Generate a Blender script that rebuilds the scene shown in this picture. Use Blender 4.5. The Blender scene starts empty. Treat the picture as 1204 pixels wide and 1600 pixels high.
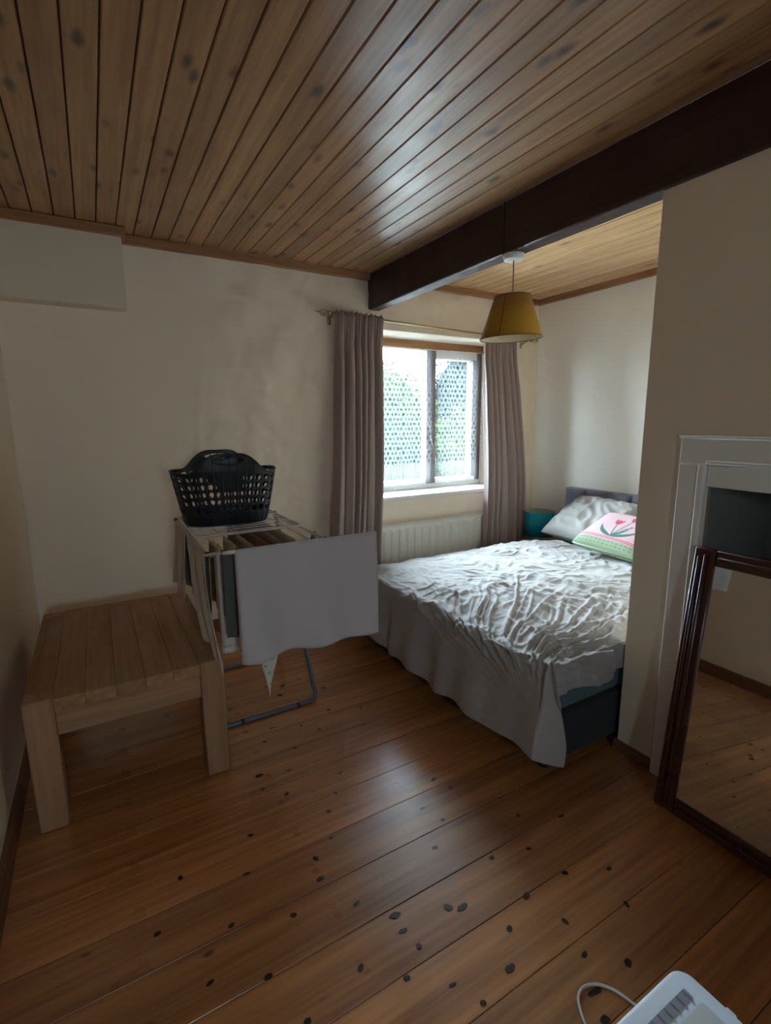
import bpy, bmesh, math, random
from mathutils import Vector, Matrix, noise
rnd = random.Random(7)
C = bpy.context.scene.collection
SC = bpy.context.scene
PI = math.pi

# ------------------------------------------------------------------ camera
CAM_H = 1.38
cd = bpy.data.cameras.new('camera'); cam = bpy.data.objects.new('camera', cd); C.objects.link(cam)
cd.sensor_fit = 'HORIZONTAL'; cd.sensor_width = 36.0; cd.lens = 776.68 * 36.0 / 1204.0
cd.clip_start = 0.02; cd.clip_end = 200
right = Vector((0.86423219, -0.50302801, -0.00809574))
down = Vector((-0.09745414, -0.15160155, -0.98362577))
fwd = Vector((0.49356399, 0.85087002, -0.1800411))
cam.matrix_world = Matrix(((right.x, -down.x, -fwd.x, 0), (right.y, -down.y, -fwd.y, 0), (right.z, -down.z, -fwd.z, CAM_H), (0, 0, 0, 1)))
SC.camera = cam

# ------------------------------------------------------------------ light
SC.view_settings.view_transform = 'Standard'
SC.view_settings.look = 'None'
SC.view_settings.exposure = 0.9
SC.view_settings.gamma = 1.0
SC.view_settings.use_curve_mapping = False
SKY_STRENGTH = 46.0
SC.cycles.max_bounces = 12
SC.cycles.diffuse_bounces = 8
SC.cycles.glossy_bounces = 4
SC.cycles.transparent_max_bounces = 16
SC.cycles.sample_clamp_indirect = 12.0
SC.cycles.caustics_reflective = False
SC.cycles.caustics_refractive = False

w = bpy.data.worlds.new('overcast_sky'); SC.world = w; w.use_nodes = True
nt = w.node_tree; nt.nodes.clear()
out = nt.nodes.new('ShaderNodeOutputWorld'); bg = nt.nodes.new('ShaderNodeBackground')
tc = nt.nodes.new('ShaderNodeTexCoord'); sp = nt.nodes.new('ShaderNodeSeparateXYZ')
mr = nt.nodes.new('ShaderNodeMapRange')
mr.inputs['From Min'].default_value = 0; mr.inputs['From Max'].default_value = 1
mr.inputs['To Min'].default_value = 0.6; mr.inputs['To Max'].default_value = 1.25   # overcast sky: brighter to the zenith
nt.links.new(tc.outputs['Generated'], sp.inputs[0]); nt.links.new(sp.outputs['Z'], mr.inputs['Value'])
mul = nt.nodes.new('ShaderNodeMath'); mul.operation = 'MULTIPLY'; mul.inputs[1].default_value = SKY_STRENGTH
nt.links.new(mr.outputs[0], mul.inputs[0]); nt.links.new(mul.outputs[0], bg.inputs['Strength'])
bg.inputs['Color'].default_value = (0.70, 0.86, 1.0, 1)
nt.links.new(bg.outputs[0], out.inputs[0])

def portal(name, loc, size_x, size_y, rot):
    ld = bpy.data.lights.new(name, 'AREA'); ld.shape = 'RECTANGLE'; ld.size = size_x; ld.size_y = size_y
    ld.cycles.is_portal = True
    o = bpy.data.objects.new(name, ld); o.location = loc; o.rotation_euler = rot; C.objects.link(o)
portal('window_portal', (2.36, 3.72, 1.40), 1.52, 1.22, (-PI/2, 0, 0))

portal('south_fill_portal', (0.0, -1.72, 1.5), 0.36, 0.36, (PI/2, 0, 0))  # guides sky light through the added fill window

# ------------------------------------------------------------------ room numbers
XW, XE, YN, YS, ZC = -0.365, 3.47, 3.29, -1.5, 2.405
XB, YB = 1.80, 1.155            # chimney breast: west face, north face

# ------------------------------------------------------------------ material helpers
def newmat(name):
    m = bpy.data.materials.new(name); m.use_nodes = True
    return m, m.node_tree, m.node_tree.nodes['Principled BSDF']
def rgb(c): return (c[0], c[1], c[2], 1)
def simple(name, col, rough=0.6, metal=0.0, bump=0.0, bscale=60, var=0.0, vscale=6, sheen=0.0, spec=0.5, coat=0.0):
    m, t, b = newmat(name)
    b.inputs['Roughness'].default_value = rough; b.inputs['Metallic'].default_value = metal
    b.inputs['Base Color'].default_value = rgb(col)
    b.inputs['Specular IOR Level'].default_value = spec
    if sheen: b.inputs['Sheen Weight'].default_value = sheen
    if coat: b.inputs['Coat Weight'].default_value = coat
    tcn = t.nodes.new('ShaderNodeTexCoord')
    if var:
        n = t.nodes.new('ShaderNodeTexNoise'); n.inputs['Scale'].default_value = vscale; n.inputs['Detail'].default_value = 5
        t.links.new(tcn.outputs['Object'], n.inputs['Vector'])
        r = t.nodes.new('ShaderNodeMixRGB')
        r.inputs[1].default_value = rgb([c*(1-var) for c in col]); r.inputs[2].default_value = rgb([min(1, c*(1+var)) for c in col])
        t.links.new(n.outputs['Fac'], r.inputs[0]); t.links.new(r.outputs[0], b.inputs['Base Color'])
    if bump:
        n = t.nodes.new('ShaderNodeTexNoise'); n.inputs['Scale'].default_value = bscale; n.inputs['Detail'].default_value = 4
        t.links.new(tcn.outputs['Object'], n.inputs['Vector'])
        bp = t.nodes.new('ShaderNodeBump'); bp.inputs['Strength'].default_value = bump; bp.inputs['Distance'].default_value = 0.01
        t.links.new(n.outputs['Fac'], bp.inputs['Height']); t.links.new(bp.outputs[0], b.inputs['Normal'])
    return m
def fabric(name, col, translucent=0.0, weave=900, bump=0.15, rough=0.9, var=0.05):
    m = simple(name, col, rough, bump=bump, bscale=weave, var=var, vscale=8, sheen=0.15, spec=0.2)
    if translucent:
        t = m.node_tree; b = t.nodes['Principled BSDF']; o = t.nodes['Material Output']
        tr = t.nodes.new('ShaderNodeBsdfTranslucent'); tr.inputs[0].default_value = rgb(col)
        mx = t.nodes.new('ShaderNodeMixShader'); mx.inputs[0].default_value = translucent
        t.links.new(b.outputs[0], mx.inputs[1]); t.links.new(tr.outputs[0], mx.inputs[2]); t.links.new(mx.outputs[0], o.inputs[0])
    return m
def wood(name, dark, light, axis='X', rough=0.35, knots=0.0, knot_cell=(3.0, 7.0), knot_col=(0.03, 0.015, 0.008), grain=16, coat=0.0, tint=0.25, bump=0.15, knot_r=0.09, spec=0.5, coat_ior=1.5, coat_rough=0.27):
    """axis = direction of the grain in object space"""
    m, t, b = newmat(name); N = t.nodes; L = t.links
    b.inputs['Roughness'].default_value = rough; b.inputs['Coat Weight'].default_value = coat; b.inputs['Coat Roughness'].default_value = coat_rough; b.inputs['Coat IOR'].default_value = coat_ior
    b.inputs['Specular IOR Level'].default_value = spec
    tcn = N.new('ShaderNodeTexCoord'); oi = N.new('ShaderNodeObjectInfo')
    mulr = N.new('ShaderNodeMath'); mulr.operation = 'MULTIPLY'; mulr.inputs[1].default_value = 37.3; L.new(oi.outputs['Random'], mulr.inputs[0])
    cx = N.new('ShaderNodeCombineXYZ'); L.new(mulr.outputs[0], cx.inputs[0]); L.new(mulr.outputs[0], cx.inputs[1]); L.new(mulr.outputs[0], cx.inputs[2])
    add = N.new('ShaderNodeVectorMath'); add.operation = 'ADD'; L.new(tcn.outputs['Object'], add.inputs[0])
    lo = N.new('ShaderNodeVectorMath'); lo.operation = 'MULTIPLY_ADD'; lo.inputs[1].default_value = (17.3, 23.7, 0.0) if axis != 'Y' else (23.7, 17.3, 0.0)
    lsw = N.new('ShaderNodeSeparateXYZ'); L.new(oi.outputs['Location'], lsw.inputs[0]); ls2 = N.new('ShaderNodeCombineXYZ')
    L.new(lsw.outputs[1 if axis != 'Y' else 0], ls2.inputs[0 if axis != 'Y' else 1]); L.new(lsw.outputs[0 if axis == 'Y' else 1], ls2.inputs[1 if axis != 'Y' else 0])
    L.new(ls2.outputs[0], lo.inputs[0]); L.new(cx.outputs[0], lo.inputs[2]); L.new(lo.outputs[0], add.inputs[1])
    sc = {'X': (0.7, grain, grain), 'Y': (grain, 0.7, grain), 'Z': (grain, grain, 0.7)}[axis]
    mp = N.new('ShaderNodeVectorMath'); mp.operation = 'MULTIPLY'; L.new(add.outputs[0], mp.inputs[0]); mp.inputs[1].default_value = sc
    n1 = N.new('ShaderNodeTexNoise'); n1.inputs['Scale'].default_value = 1.0; n1.inputs['Detail'].default_value = 6; n1.inputs['Distortion'].default_value = 0.6
    L.new(mp.outputs[0], n1.inputs['Vector'])
    n2 = N.new('ShaderNodeTexNoise'); n2.inputs['Scale'].default_value = 4.5; n2.inputs['Detail'].default_value = 4
    L.new(mp.outputs[0], n2.inputs['Vector'])
    mixn = N.new('ShaderNodeMath'); mixn.operation = 'MULTIPLY_ADD'; mixn.inputs[1].default_value = 0.45; L.new(n2.outputs['Fac'], mixn.inputs[0]); 
    h1 = N.new('ShaderNodeMath'); h1.operation = 'MULTIPLY'; h1.inputs[1].default_value = 0.55; L.new(n1.outputs['Fac'], h1.inputs[0]); L.new(h1.outputs[0], mixn.inputs[2])
    cr = N.new('ShaderNodeValToRGB'); cr.color_ramp.elements[0].position = 0.36; cr.color_ramp.elements[1].position = 0.64
    cr.color_ramp.elements[0].color = rgb(dark); cr.color_ramp.elements[1].color = rgb(light)
    L.new(mixn.outputs[0], cr.inputs[0]); col = cr.outputs[0]
    # plank to plank difference
    mr = N.new('ShaderNodeMapRange'); mr.inputs['To Min'].default_value = 1 - tint; mr.inputs['To Max'].default_value = 1 + tint; L.new(oi.outputs['Random'], mr.inputs[0])
    hs = N.new('ShaderNodeHueSaturation'); L.new(mr.outputs[0], hs.inputs['Value']); L.new(col, hs.inputs['Color']); col = hs.outputs[0]
    if knots:
        ksc = {'X': (knot_cell[0], knot_cell[1], 0), 'Y': (knot_cell[1], knot_cell[0], 0), 'Z': (knot_cell[1], 0, knot_cell[0])}[axis]
        km = N.new('ShaderNodeVectorMath'); km.operation = 'MULTIPLY'; L.new(add.outputs[0], km.inputs[0]); km.inputs[1].default_value = ksc
        wn = N.new('ShaderNodeTexNoise'); wn.inputs['Scale'].default_value = 14; L.new(add.outputs[0], wn.inputs['Vector'])
        wa = N.new('ShaderNodeVectorMath'); wa.operation = 'MULTIPLY_ADD'; L.new(wn.outputs['Color'], wa.inputs[0]); wa.inputs[1].default_value = (0.16, 0.16, 0); L.new(km.outputs[0], wa.inputs[2])
        vo = N.new('ShaderNodeTexVoronoi'); vo.inputs['Scale'].default_value = 1.0; L.new(wa.outputs[0], vo.inputs['Vector'])
        kr = N.new('ShaderNodeMapRange'); kr.inputs['From Min'].default_value = knot_r*0.6; kr.inputs['From Max'].default_value = knot_r*1.7; kr.inputs['To Min'].default_value = 1; kr.inputs['To Max'].default_value = 0
        L.new(vo.outputs['Distance'], kr.inputs[0])
        ss = N.new('ShaderNodeSeparateXYZ'); L.new(vo.outputs['Color'], ss.inputs[0])
        gt = N.new('ShaderNodeMath'); gt.operation = 'LESS_THAN'; gt.inputs[1].default_value = knots; L.new(ss.outputs[0], gt.inputs[0])
        mk = N.new('ShaderNodeMath'); mk.operation = 'MULTIPLY'; L.new(kr.outputs[0], mk.inputs[0]); L.new(gt.outputs[0], mk.inputs[1])
        mk2 = N.new('ShaderNodeMath'); mk2.operation = 'MULTIPLY'; mk2.inputs[1].default_value = 0.85; L.new(mk.outputs[0], mk2.inputs[0])
        mm = N.new('ShaderNodeMixRGB'); L.new(mk2.outputs[0], mm.inputs[0]); L.new(col, mm.inputs[1]); mm.inputs[2].default_value = rgb(knot_col); col = mm.outputs[0]
    L.new(col, b.inputs['Base Color'])
    bp = N.new('ShaderNodeBump'); bp.inputs['Strength'].default_value = bump; bp.inputs['Distance'].default_value = 0.004; L.new(mixn.outputs[0], bp.inputs['Height'])
    L.new(bp.outputs[0], b.inputs['Normal'])
    # worn patches in the varnish
    rn = N.new('ShaderNodeTexNoise'); rn.inputs['Scale'].default_value = 5; rn.inputs['Detail'].default_value = 5; L.new(tcn.outputs['Object'], rn.inputs['Vector'])
    rr = N.new('ShaderNodeMapRange'); rr.inputs['From Min'].default_value = 0.3; rr.inputs['From Max'].default_value = 0.7; rr.inputs['To Min'].default_value = rough*0.75; rr.inputs['To Max'].default_value = min(1, rough*1.35)
    L.new(rn.outputs['Fac'], rr.inputs[0]); L.new(rr.outputs[0], b.inputs['Roughness'])
    return m

M = {}
M['plaster'] = simple('cream_plaster', (0.84, 0.735, 0.61), 0.85, bump=0.25, bscale=9, var=0.05, vscale=3, spec=0.25)
M['plaster_lit'] = simple('window_lit_cream_wall', (0.86, 0.84, 0.79), 0.8, bump=0.06, bscale=12, var=0.03, vscale=2, spec=0.25)  # east wall: lighter, cooler copy of the cream, window light put into the colour
M['plaster_smooth'] = simple('cream_painted_wall', (0.78, 0.68, 0.55), 0.8, bump=0.06, bscale=12, var=0.04, vscale=2, spec=0.25)
M['boxing'] = simple('grey_white_boxing_paint', (0.72, 0.635, 0.525), 0.75, bump=0.04, bscale=20, var=0.03, spec=0.25)
M['ceil'] = wood('pine_ceiling', (0.31, 0.15, 0.06), (0.54, 0.30, 0.13), 'Y', 0.44, knots=0.8, knot_cell=(4.4, 10.0), knot_col=(0.030, 0.015, 0.008), tint=0.16, knot_r=0.13, coat=0.8, coat_ior=1.45, coat_rough=0.36)
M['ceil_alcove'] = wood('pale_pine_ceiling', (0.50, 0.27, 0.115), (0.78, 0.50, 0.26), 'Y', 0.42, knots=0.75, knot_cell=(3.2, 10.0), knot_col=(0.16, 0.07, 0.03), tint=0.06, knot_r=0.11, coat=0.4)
M['floor'] = wood('varnished_pine_floor', (0.29, 0.100, 0.030), (0.58, 0.245, 0.080), 'X', 0.33, knots=0.35, knot_cell=(5, 9.0), knot_col=(0.04, 0.014, 0.006), tint=0.20, knot_r=0.055, coat=1.0, coat_ior=1.7)
M['knot'] = simple('dark_knot', (0.018, 0.010, 0.008), 0.4, coat=0.2)
M['gap'] = simple('dark_joint', (0.02, 0.012, 0.008), 0.9)
M['beam'] = wood('dark_stained_beam', (0.030, 0.010, 0.010), (0.055, 0.020, 0.020), 'Y', 0.45, tint=0.0, grain=10)
M['cornice'] = wood('pine_cornice', (0.24, 0.11, 0.05), (0.40, 0.20, 0.09), 'X', 0.45, knots=0.4, tint=0.0)
M['cornice_y'] = wood('pine_cornice_lengthwise', (0.24, 0.11, 0.05), (0.40, 0.20, 0.09), 'Y', 0.45, knots=0.4, tint=0.0)
M['skirt'] = wood('brown_skirting', (0.12, 0.05, 0.022), (0.22, 0.10, 0.045), 'Y', 0.45, tint=0.0)
M['skirt_x'] = wood('brown_skirting_crosswise', (0.12, 0.05, 0.022), (0.22, 0.10, 0.045), 'X', 0.45, tint=0.0)
M['winwood'] = wood('window_timber', (0.30, 0.13, 0.05), (0.46, 0.22, 0.09), 'X', 0.45, tint=0.0)
M['winframe'] = wood('dark_window_frame', (0.09, 0.05, 0.045), (0.15, 0.09, 0.08), 'Z', 0.45, tint=0.0)
M['table'] = wood('oak_table', (0.26, 0.13, 0.06), (0.43, 0.235, 0.12), 'Y', 0.55, knots=0.18, knot_cell=(2.6, 6), knot_col=(0.12, 0.06, 0.03), tint=0.13, knot_r=0.05)
M['table_z'] = wood('oak_table_leg', (0.27, 0.145, 0.075), (0.42, 0.24, 0.135), 'Z', 0.55, tint=0.06)
M['table_x'] = wood('oak_table_rail', (0.27, 0.145, 0.075), (0.42, 0.24, 0.135), 'X', 0.55, tint=0.06)
M['mahogany'] = wood('mahogany_frame', (0.035, 0.010, 0.007), (0.075, 0.022, 0.015), 'Z', 0.3, tint=0.0, coat=0.4)
M['white_paint'] = simple('white_gloss_paint', (0.82, 0.81, 0.79), 0.4, bump=0.03, bscale=30)
M['sill'] = simple('white_sill_paint', (0.80, 0.80, 0.76), 0.35)
M['radiator'] = simple('radiator_enamel', (0.74, 0.73, 0.68), 0.35)
M['curtain'] = fabric('taupe_curtain_cloth', (0.38, 0.295, 0.275), 0.05, 700, 0.1)
M['brass'] = simple('antique_brass', (0.50, 0.38, 0.20), 0.28, 1.0)
M['white_plastic'] = simple('white_plastic', (0.75, 0.76, 0.76), 0.4)
M['mustard'] = fabric('mustard_shade_cloth', (0.50, 0.27, 0.035), 0.12, 500, 0.15)
M['mustard_seam'] = fabric('mustard_seam_cloth', (0.26, 0.12, 0.015), 0.0)
M['cream_lining'] = fabric('cream_shade_lining', (0.75, 0.66, 0.50), 0.15)
M['cord'] = simple('pale_cord', (0.35, 0.28, 0.22), 0.6)
M['teal'] = fabric('teal_shade_cloth', (0.012, 0.34, 0.50), 0.05, 500)
M['teal_lining'] = fabric('pale_lining', (0.45, 0.55, 0.48), 0.1)
M['duvet'] = fabric('grey_white_duvet_cotton', (0.37, 0.345, 0.335), 0.0, 900, 0.08, 0.75, 0.03)
M['pillow'] = fabric('grey_white_pillow_cotton', (0.40, 0.38, 0.365), 0.0, 900, 0.08, 0.75, 0.03)
M['teal_sheet'] = fabric('grey_teal_sheet', (0.10, 0.16, 0.175), 0.0)
M['divan'] = fabric('charcoal_divan_cloth', (0.030, 0.034, 0.038), 0.0)
M['headboard'] = fabric('slate_velvet', (0.18, 0.18, 0.24), 0.0, 400, 0.1)
M['pink'] = fabric('pink_needlepoint', (0.62, 0.40, 0.43), 0.0, 350, 0.4)
M['crimson'] = fabric('crimson_needlepoint', (0.50, 0.035, 0.09), 0.0, 350, 0.4)
M['leafgreen'] = fabric('dark_green_needlepoint', (0.03, 0.15, 0.11), 0.0, 350, 0.4)
M['greentrim'] = fabric('pale_green_border', (0.27, 0.34, 0.22), 0.0, 350, 0.4)
M['greendark'] = fabric('olive_border_motif', (0.12, 0.16, 0.07), 0.0, 350, 0.4)
M['black_plastic'] = simple('black_plastic', (0.012, 0.016, 0.02), 0.38)
M['rack_white'] = simple('white_coated_wire', (0.72, 0.68, 0.66), 0.4)
M['rack_leg'] = simple('blue_grey_tube', (0.13, 0.16, 0.21), 0.35, 0.2)
M['black_cap'] = simple('black_cap', (0.015, 0.013, 0.013), 0.5)
M['towel'] = fabric('mauve_white_towelling', (0.56, 0.51, 0.52), 0.10, 300, 0.35)
M['cream_cloth'] = fabric('cream_cotton', (0.56, 0.50, 0.42), 0.10, 700, 0.12)
M['white_cloth'] = fabric('off_white_cotton', (0.60, 0.56, 0.53), 0.10, 700, 0.12)
M['grey_cloth'] = fabric('dark_grey_jersey', (0.09, 0.085, 0.08), 0.0)
M['brown_cloth'] = fabric('rust_brown_cotton', (0.28, 0.15, 0.12), 0.05)
M['mauve_cloth'] = fabric('mauve_cotton', (0.42, 0.34, 0.35), 0.08)
M['mirror'] = simple('mirror_silver', (0.86, 0.88, 0.84), 0.02, 1.0)
M['appliance'] = simple('appliance_white', (0.66, 0.75, 0.86), 0.45)
M['appliance_slot'] = simple('appliance_grey_recess', (0.30, 0.31, 0.36), 0.5)
M['appliance_panel'] = simple('appliance_panel_grey', (0.55, 0.58, 0.60), 0.4)
M['ink'] = simple('printed_dark_ink', (0.02, 0.025, 0.06), 0.5)
M['recess'] = simple('sooty_grey_render', (0.20, 0.20, 0.19), 0.9, bump=0.3, bscale=14, var=0.2)
M['grass'] = simple('lawn_grass', (0.012, 0.018, 0.008), 0.9, var=0.4, vscale=3)
M['bounce_paving'] = simple('pale_bounce_surface', (0.36, 0.36, 0.34), 0.9, var=0.15)  # kept pale to throw sky light up through the window
M['leaf'] = simple('hedge_leaf_green', (0.0055, 0.0095, 0.0055), 1.0, var=0.3, vscale=2, spec=0.0)
M['leaf_light'] = simple('pale_leaf_green', (0.010, 0.0155, 0.005), 1.0, var=0.3, vscale=2, spec=0.0)
M['leaf_dark'] = simple('dark_leaf_green', (0.0035, 0.0060, 0.0058), 1.0, var=0.3, vscale=2, spec=0.0)
M['bark'] = simple('bark_brown', (0.08, 0.06, 0.045), 0.9, bump=0.5, bscale=20)
M['door_paint'] = simple('door_cream_paint', (0.62, 0.58, 0.50), 0.5)

def floral(name, base, c1, c2, scale=45):
    m, t, b = newmat(name); N = t.nodes; L = t.links; b.inputs['Roughness'].default_value = 0.9
    tcn = N.new('ShaderNodeTexCoord')
    v = N.new('ShaderNodeTexVoronoi'); v.inputs['Scale'].default_value = scale; L.new(tcn.outputs['Object'], v.inputs['Vector'])
    lt = N.new('ShaderNodeMath'); lt.operation = 'LESS_THAN'; lt.inputs[1].default_value = 0.36; L.new(v.outputs['Distance'], lt.inputs[0])
    s = N.new('ShaderNodeSeparateXYZ'); L.new(v.outputs['Color'], s.inputs[0])
    g = N.new('ShaderNodeMath'); g.operation = 'GREATER_THAN'; g.inputs[1].default_value = 0.45; L.new(s.outputs[0], g.inputs[0])
    mc = N.new('ShaderNodeMixRGB'); mc.inputs[1].default_value = rgb(c1); mc.inputs[2].default_value = rgb(c2); L.new(g.outputs[0], mc.inputs[0])
    m2 = N.new('ShaderNodeMixRGB'); m2.inputs[1].default_value = rgb(base); L.new(lt.outputs[0], m2.inputs[0]); L.new(mc.outputs[0], m2.inputs[2])
    L.new(m2.outputs[0], b.inputs['Base Color'])
    return m
M['floral'] = floral('leaf_print_cotton', (0.60, 0.58, 0.52), (0.22, 0.30, 0.20), (0.36, 0.38, 0.34))
M['floral_pink'] = floral('rose_print_cotton', (0.55, 0.47, 0.42), (0.40, 0.14, 0.14), (0.20, 0.28, 0.14), 38)

# lace: holes and threads are the fine relief of a woven net; UV in metres
def lace():
    m, t, b = newmat('white_lace_net'); N = t.nodes; L = t.links; o = N['Material Output']
    N.remove(b)
    df = N.new('ShaderNodeBsdfDiffuse'); df.inputs[0].default_value = (0.78, 0.80, 0.84, 1)
    tl = N.new('ShaderNodeBsdfTranslucent'); tl.inputs[0].default_value = (0.78, 0.80, 0.84, 1)
    ds = N.new('ShaderNodeMixShader'); ds.inputs[0].default_value = 0.55; L.new(df.outputs[0], ds.inputs[1]); L.new(tl.outputs[0], ds.inputs[2])
    tp = N.new('ShaderNodeBsdfTransparent'); mx = N.new('ShaderNodeMixShader')
    uv = N.new('ShaderNodeTexCoord'); sp = N.new('ShaderNodeSeparateXYZ'); L.new(uv.outputs['UV'], sp.inputs[0])
    def math(op, a, b_=None, c=None):
        n = N.new('ShaderNodeMath'); n.operation = op
        for i, x in enumerate((a, b_, c)):
            if x is None: continue
            if isinstance(x, (int, float)): n.inputs[i].default_value = x
            else: L.new(x, n.inputs[i])
        return n.outputs[0]
    U, V = sp.outputs[0], sp.outputs[1]
    P = 0.040
    row = math('FLOOR', math('DIVIDE', V, P))
    off = math('MULTIPLY', math('MODULO', row, 2.0), 0.5)
    fu = math('SUBTRACT', math('FRACT', math('ADD', math('DIVIDE', U, P), off)), 0.5)
    fv = math('SUBTRACT', math('FRACT', math('DIVIDE', V, P)), 0.5)
    d = math('SQRT', math('ADD', math('POWER', math('ABSOLUTE', fu), 2.0), math('POWER', math('MULTIPLY', math('ABSOLUTE', fv), 0.8), 2.0)))
    hole = math('LESS_THAN', d, 0.26)                    # open eyelets
    upper = math('GREATER_THAN', V, 0.21)                # patterned part above the striped hem
    toph = math('LESS_THAN', V, 1.10)
    eye = math('MULTIPLY', math('MULTIPLY', hole, upper), toph)
    stripe = math('GREATER_THAN', math('FRACT', math('DIVIDE', U, 0.022)), 0.55)
    hem = math('SUBTRACT', 1.0, upper)
    sop = math('MULTIPLY', math('MULTIPLY', stripe, hem), 0.09)
    dens = math('SUBTRACT', 0.16, math('MULTIPLY', eye, 0.14))
    dens = math('SUBTRACT', math('ADD', dens, math('MULTIPLY', hem, 0.05)), sop)
    L.new(dens, mx.inputs[0]); L.new(tp.outputs[0], mx.inputs[1]); L.new(ds.outputs[0], mx.inputs[2]); L.new(mx.outputs[0], o.inputs[0])
    return m
M['lace'] = lace()
def glassmat():
    m, t, b = newmat('window_glass'); N = t.nodes; L = t.links; o = N['Material Output']; N.remove(b)
    tp = N.new('ShaderNodeBsdfTransparent'); tp.inputs[0].default_value = (0.94, 0.97, 0.96, 1)
    gl = N.new('ShaderNodeBsdfGlossy'); gl.inputs['Roughness'].default_value = 0.02
    fr = N.new('ShaderNodeFresnel'); fr.inputs['IOR'].default_value = 1.45
    mx = N.new('ShaderNodeMixShader'); L.new(fr.outputs[0], mx.inputs[0]); L.new(tp.outputs[0], mx.inputs[1]); L.new(gl.outputs[0], mx.inputs[2]); L.new(mx.outputs[0], o.inputs[0])
    return m
M['glass'] = glassmat()

# ------------------------------------------------------------------ mesh helpers
class MB:
    def __init__(s): s.v = []; s.f = []; s.mi = []; s.uv = None
    def add(s, vs, fs, mi=0):
        n = len(s.v); s.v += [tuple(p) for p in vs]; s.f += [tuple(n+i for i in f) for f in fs]; s.mi += [mi]*len(fs)
    def box(s, x0, x1, y0, y1, z0, z1, b=0.0, mi=0):
        if b <= 0:
            vs = [(x0,y0,z0),(x1,y0,z0),(x1,y1,z0),(x0,y1,z0),(x0,y0,z1),(x1,y0,z1),(x1,y1,z1),(x0,y1,z1)]
            s.add(vs, [(3,2,1,0),(4,5,6,7),(0,1,5,4),(1,2,6,5),(2,3,7,6),(3,0,4,7)], mi); return
        bm = bmesh.new(); bmesh.ops.create_cube(bm, size=1)
        for v in bm.verts:
            v.co.x = x0 if v.co.x < 0 else x1; v.co.y = y0 if v.co.y < 0 else y1; v.co.z = z0 if v.co.z < 0 else z1
        b = min(b, (x1-x0)/2.2, (y1-y0)/2.2, (z1-z0)/2.2)
        bmesh.ops.bevel(bm, geom=bm.edges[:], offset=b, segments=2 if b > 0.008 else 1, profile=0.5, affect='EDGES')
        s.frombm(bm, mi)
    def frombm(s, bm, mi=0):
        bm.verts.index_update(); s.add([v.co[:] for v in bm.verts], [[v.index for v in f.verts] for f in bm.faces], mi); bm.free()
    def tube(s, pts, r, n=8, closed=False, mi=0):
        pts = [Vector(p) for p in pts]; m = len(pts); rings = []
        ref = None; vs = []; fs = []
        for i, p in enumerate(pts):
            a = pts[i-1] if (i > 0 or closed) else p; c = pts[(i+1) % m] if (i < m-1 or closed) else p
            t = (c-a).normalized()
            if ref is None:
                ref = t.cross(Vector((0,0,1)));
                if ref.length < 1e-3: ref = t.cross(Vector((0,1,0)))
            ref = (ref - t*ref.dot(t)).normalized(); bi = t.cross(ref)
            rr = r[i] if isinstance(r, (list, tuple)) else r
            for k in range(n):
                an = 2*PI*k/n; vs.append(p + ref*math.cos(an)*rr + bi*math.sin(an)*rr)
        for i in range(m if closed else m-1):
            j = (i+1) % m
            for k in range(n):
                l = (k+1) % n; fs.append((i*n+k, i*n+l, j*n+l, j*n+k))
        if not closed: fs += [tuple(range(n-1, -1, -1)), tuple((m-1)*n+k for k in range(n))]
        s.add(vs, fs, mi)
    def lathe(s, prof, c=(0,0,0), n=32, cap=True, mi=0):
        vs = []; fs = []
        for (r, z) in prof:
            for k in range(n):
                a = 2*PI*k/n; vs.append((c[0]+r*math.cos(a), c[1]+r*math.sin(a), c[2]+z))
        for i in range(len(prof)-1):
            for k in range(n):
                l = (k+1) % n; fs.append((i*n+k, i*n+l, (i+1)*n+l, (i+1)*n+k))
        if cap: fs += [tuple(range(n-1, -1, -1)), tuple((len(prof)-1)*n+k for k in range(n))]
        s.add(vs, fs, mi)
    def grid(s, nu, nv, fn, keep=None, mi=None, wrap=False):
        """fn(i,j) -> point ; i 0..nu, j 0..nv"""
        W = nu if wrap else nu+1
        vs = [fn(i, j) for j in range(nv+1) for i in range(W)]; fs = []; ms = []
        for j in range(nv):
            for i in range(nu):
                if keep and not keep(i, j): continue
                a = j*W+i; b_ = j*W+(i+1) % W
                fs.append((a, b_, b_+W, a+W)); ms.append(mi(i, j) if mi else 0)
        n = len(s.v); s.v += [tuple(p) for p in vs]; s.f += [tuple(n+k for k in f) for f in fs]; s.mi += ms
    def build(s, name, mat, parent=None, smooth=False, solid=0.0, label=None, offset=0.0, autos=False):
        me = bpy.data.meshes.new(name); me.from_pydata(s.v, [], s.f)
        for m_ in (mat if isinstance(mat, (list, tuple)) else [mat]): me.materials.append(m_)
        if any(s.mi): me.polygons.foreach_set('material_index', s.mi)
        if s.uv:
            ul = me.uv_layers.new(name='UVMap')
            for lp in me.loops: ul.data[lp.index].uv = s.uv[lp.vertex_index]
        if smooth: me.polygons.foreach_set('use_smooth', [True]*len(me.polygons))
        me.update()
        if autos:
            me.polygons.foreach_set('use_smooth', [True]*len(me.polygons)); me.set_sharp_from_angle(angle=math.radians(38))
        o = bpy.data.objects.new(name, me); C.objects.link(o)
        if parent is not None: o.parent = parent
        if solid:
            md = o.modifiers.new('thickness', 'SOLIDIFY'); md.thickness = solid; md.offset = offset
        if label: o['label'] = label
        return o
def box(name, mat, x0, x1, y0, y1, z0, z1, b=0.0, parent=None, label=None):
    m = MB(); m.box(x0, x1, y0, y1, z0, z1, b); return m.build(name, mat, parent, autos=b > 0, label=label)
def tag(o, label, cat=None, group=None, kind=None):
    o['label'] = label
    if cat: o['category'] = cat
    if group: o['group'] = group
    if kind: o['kind'] = kind
    return o
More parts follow.
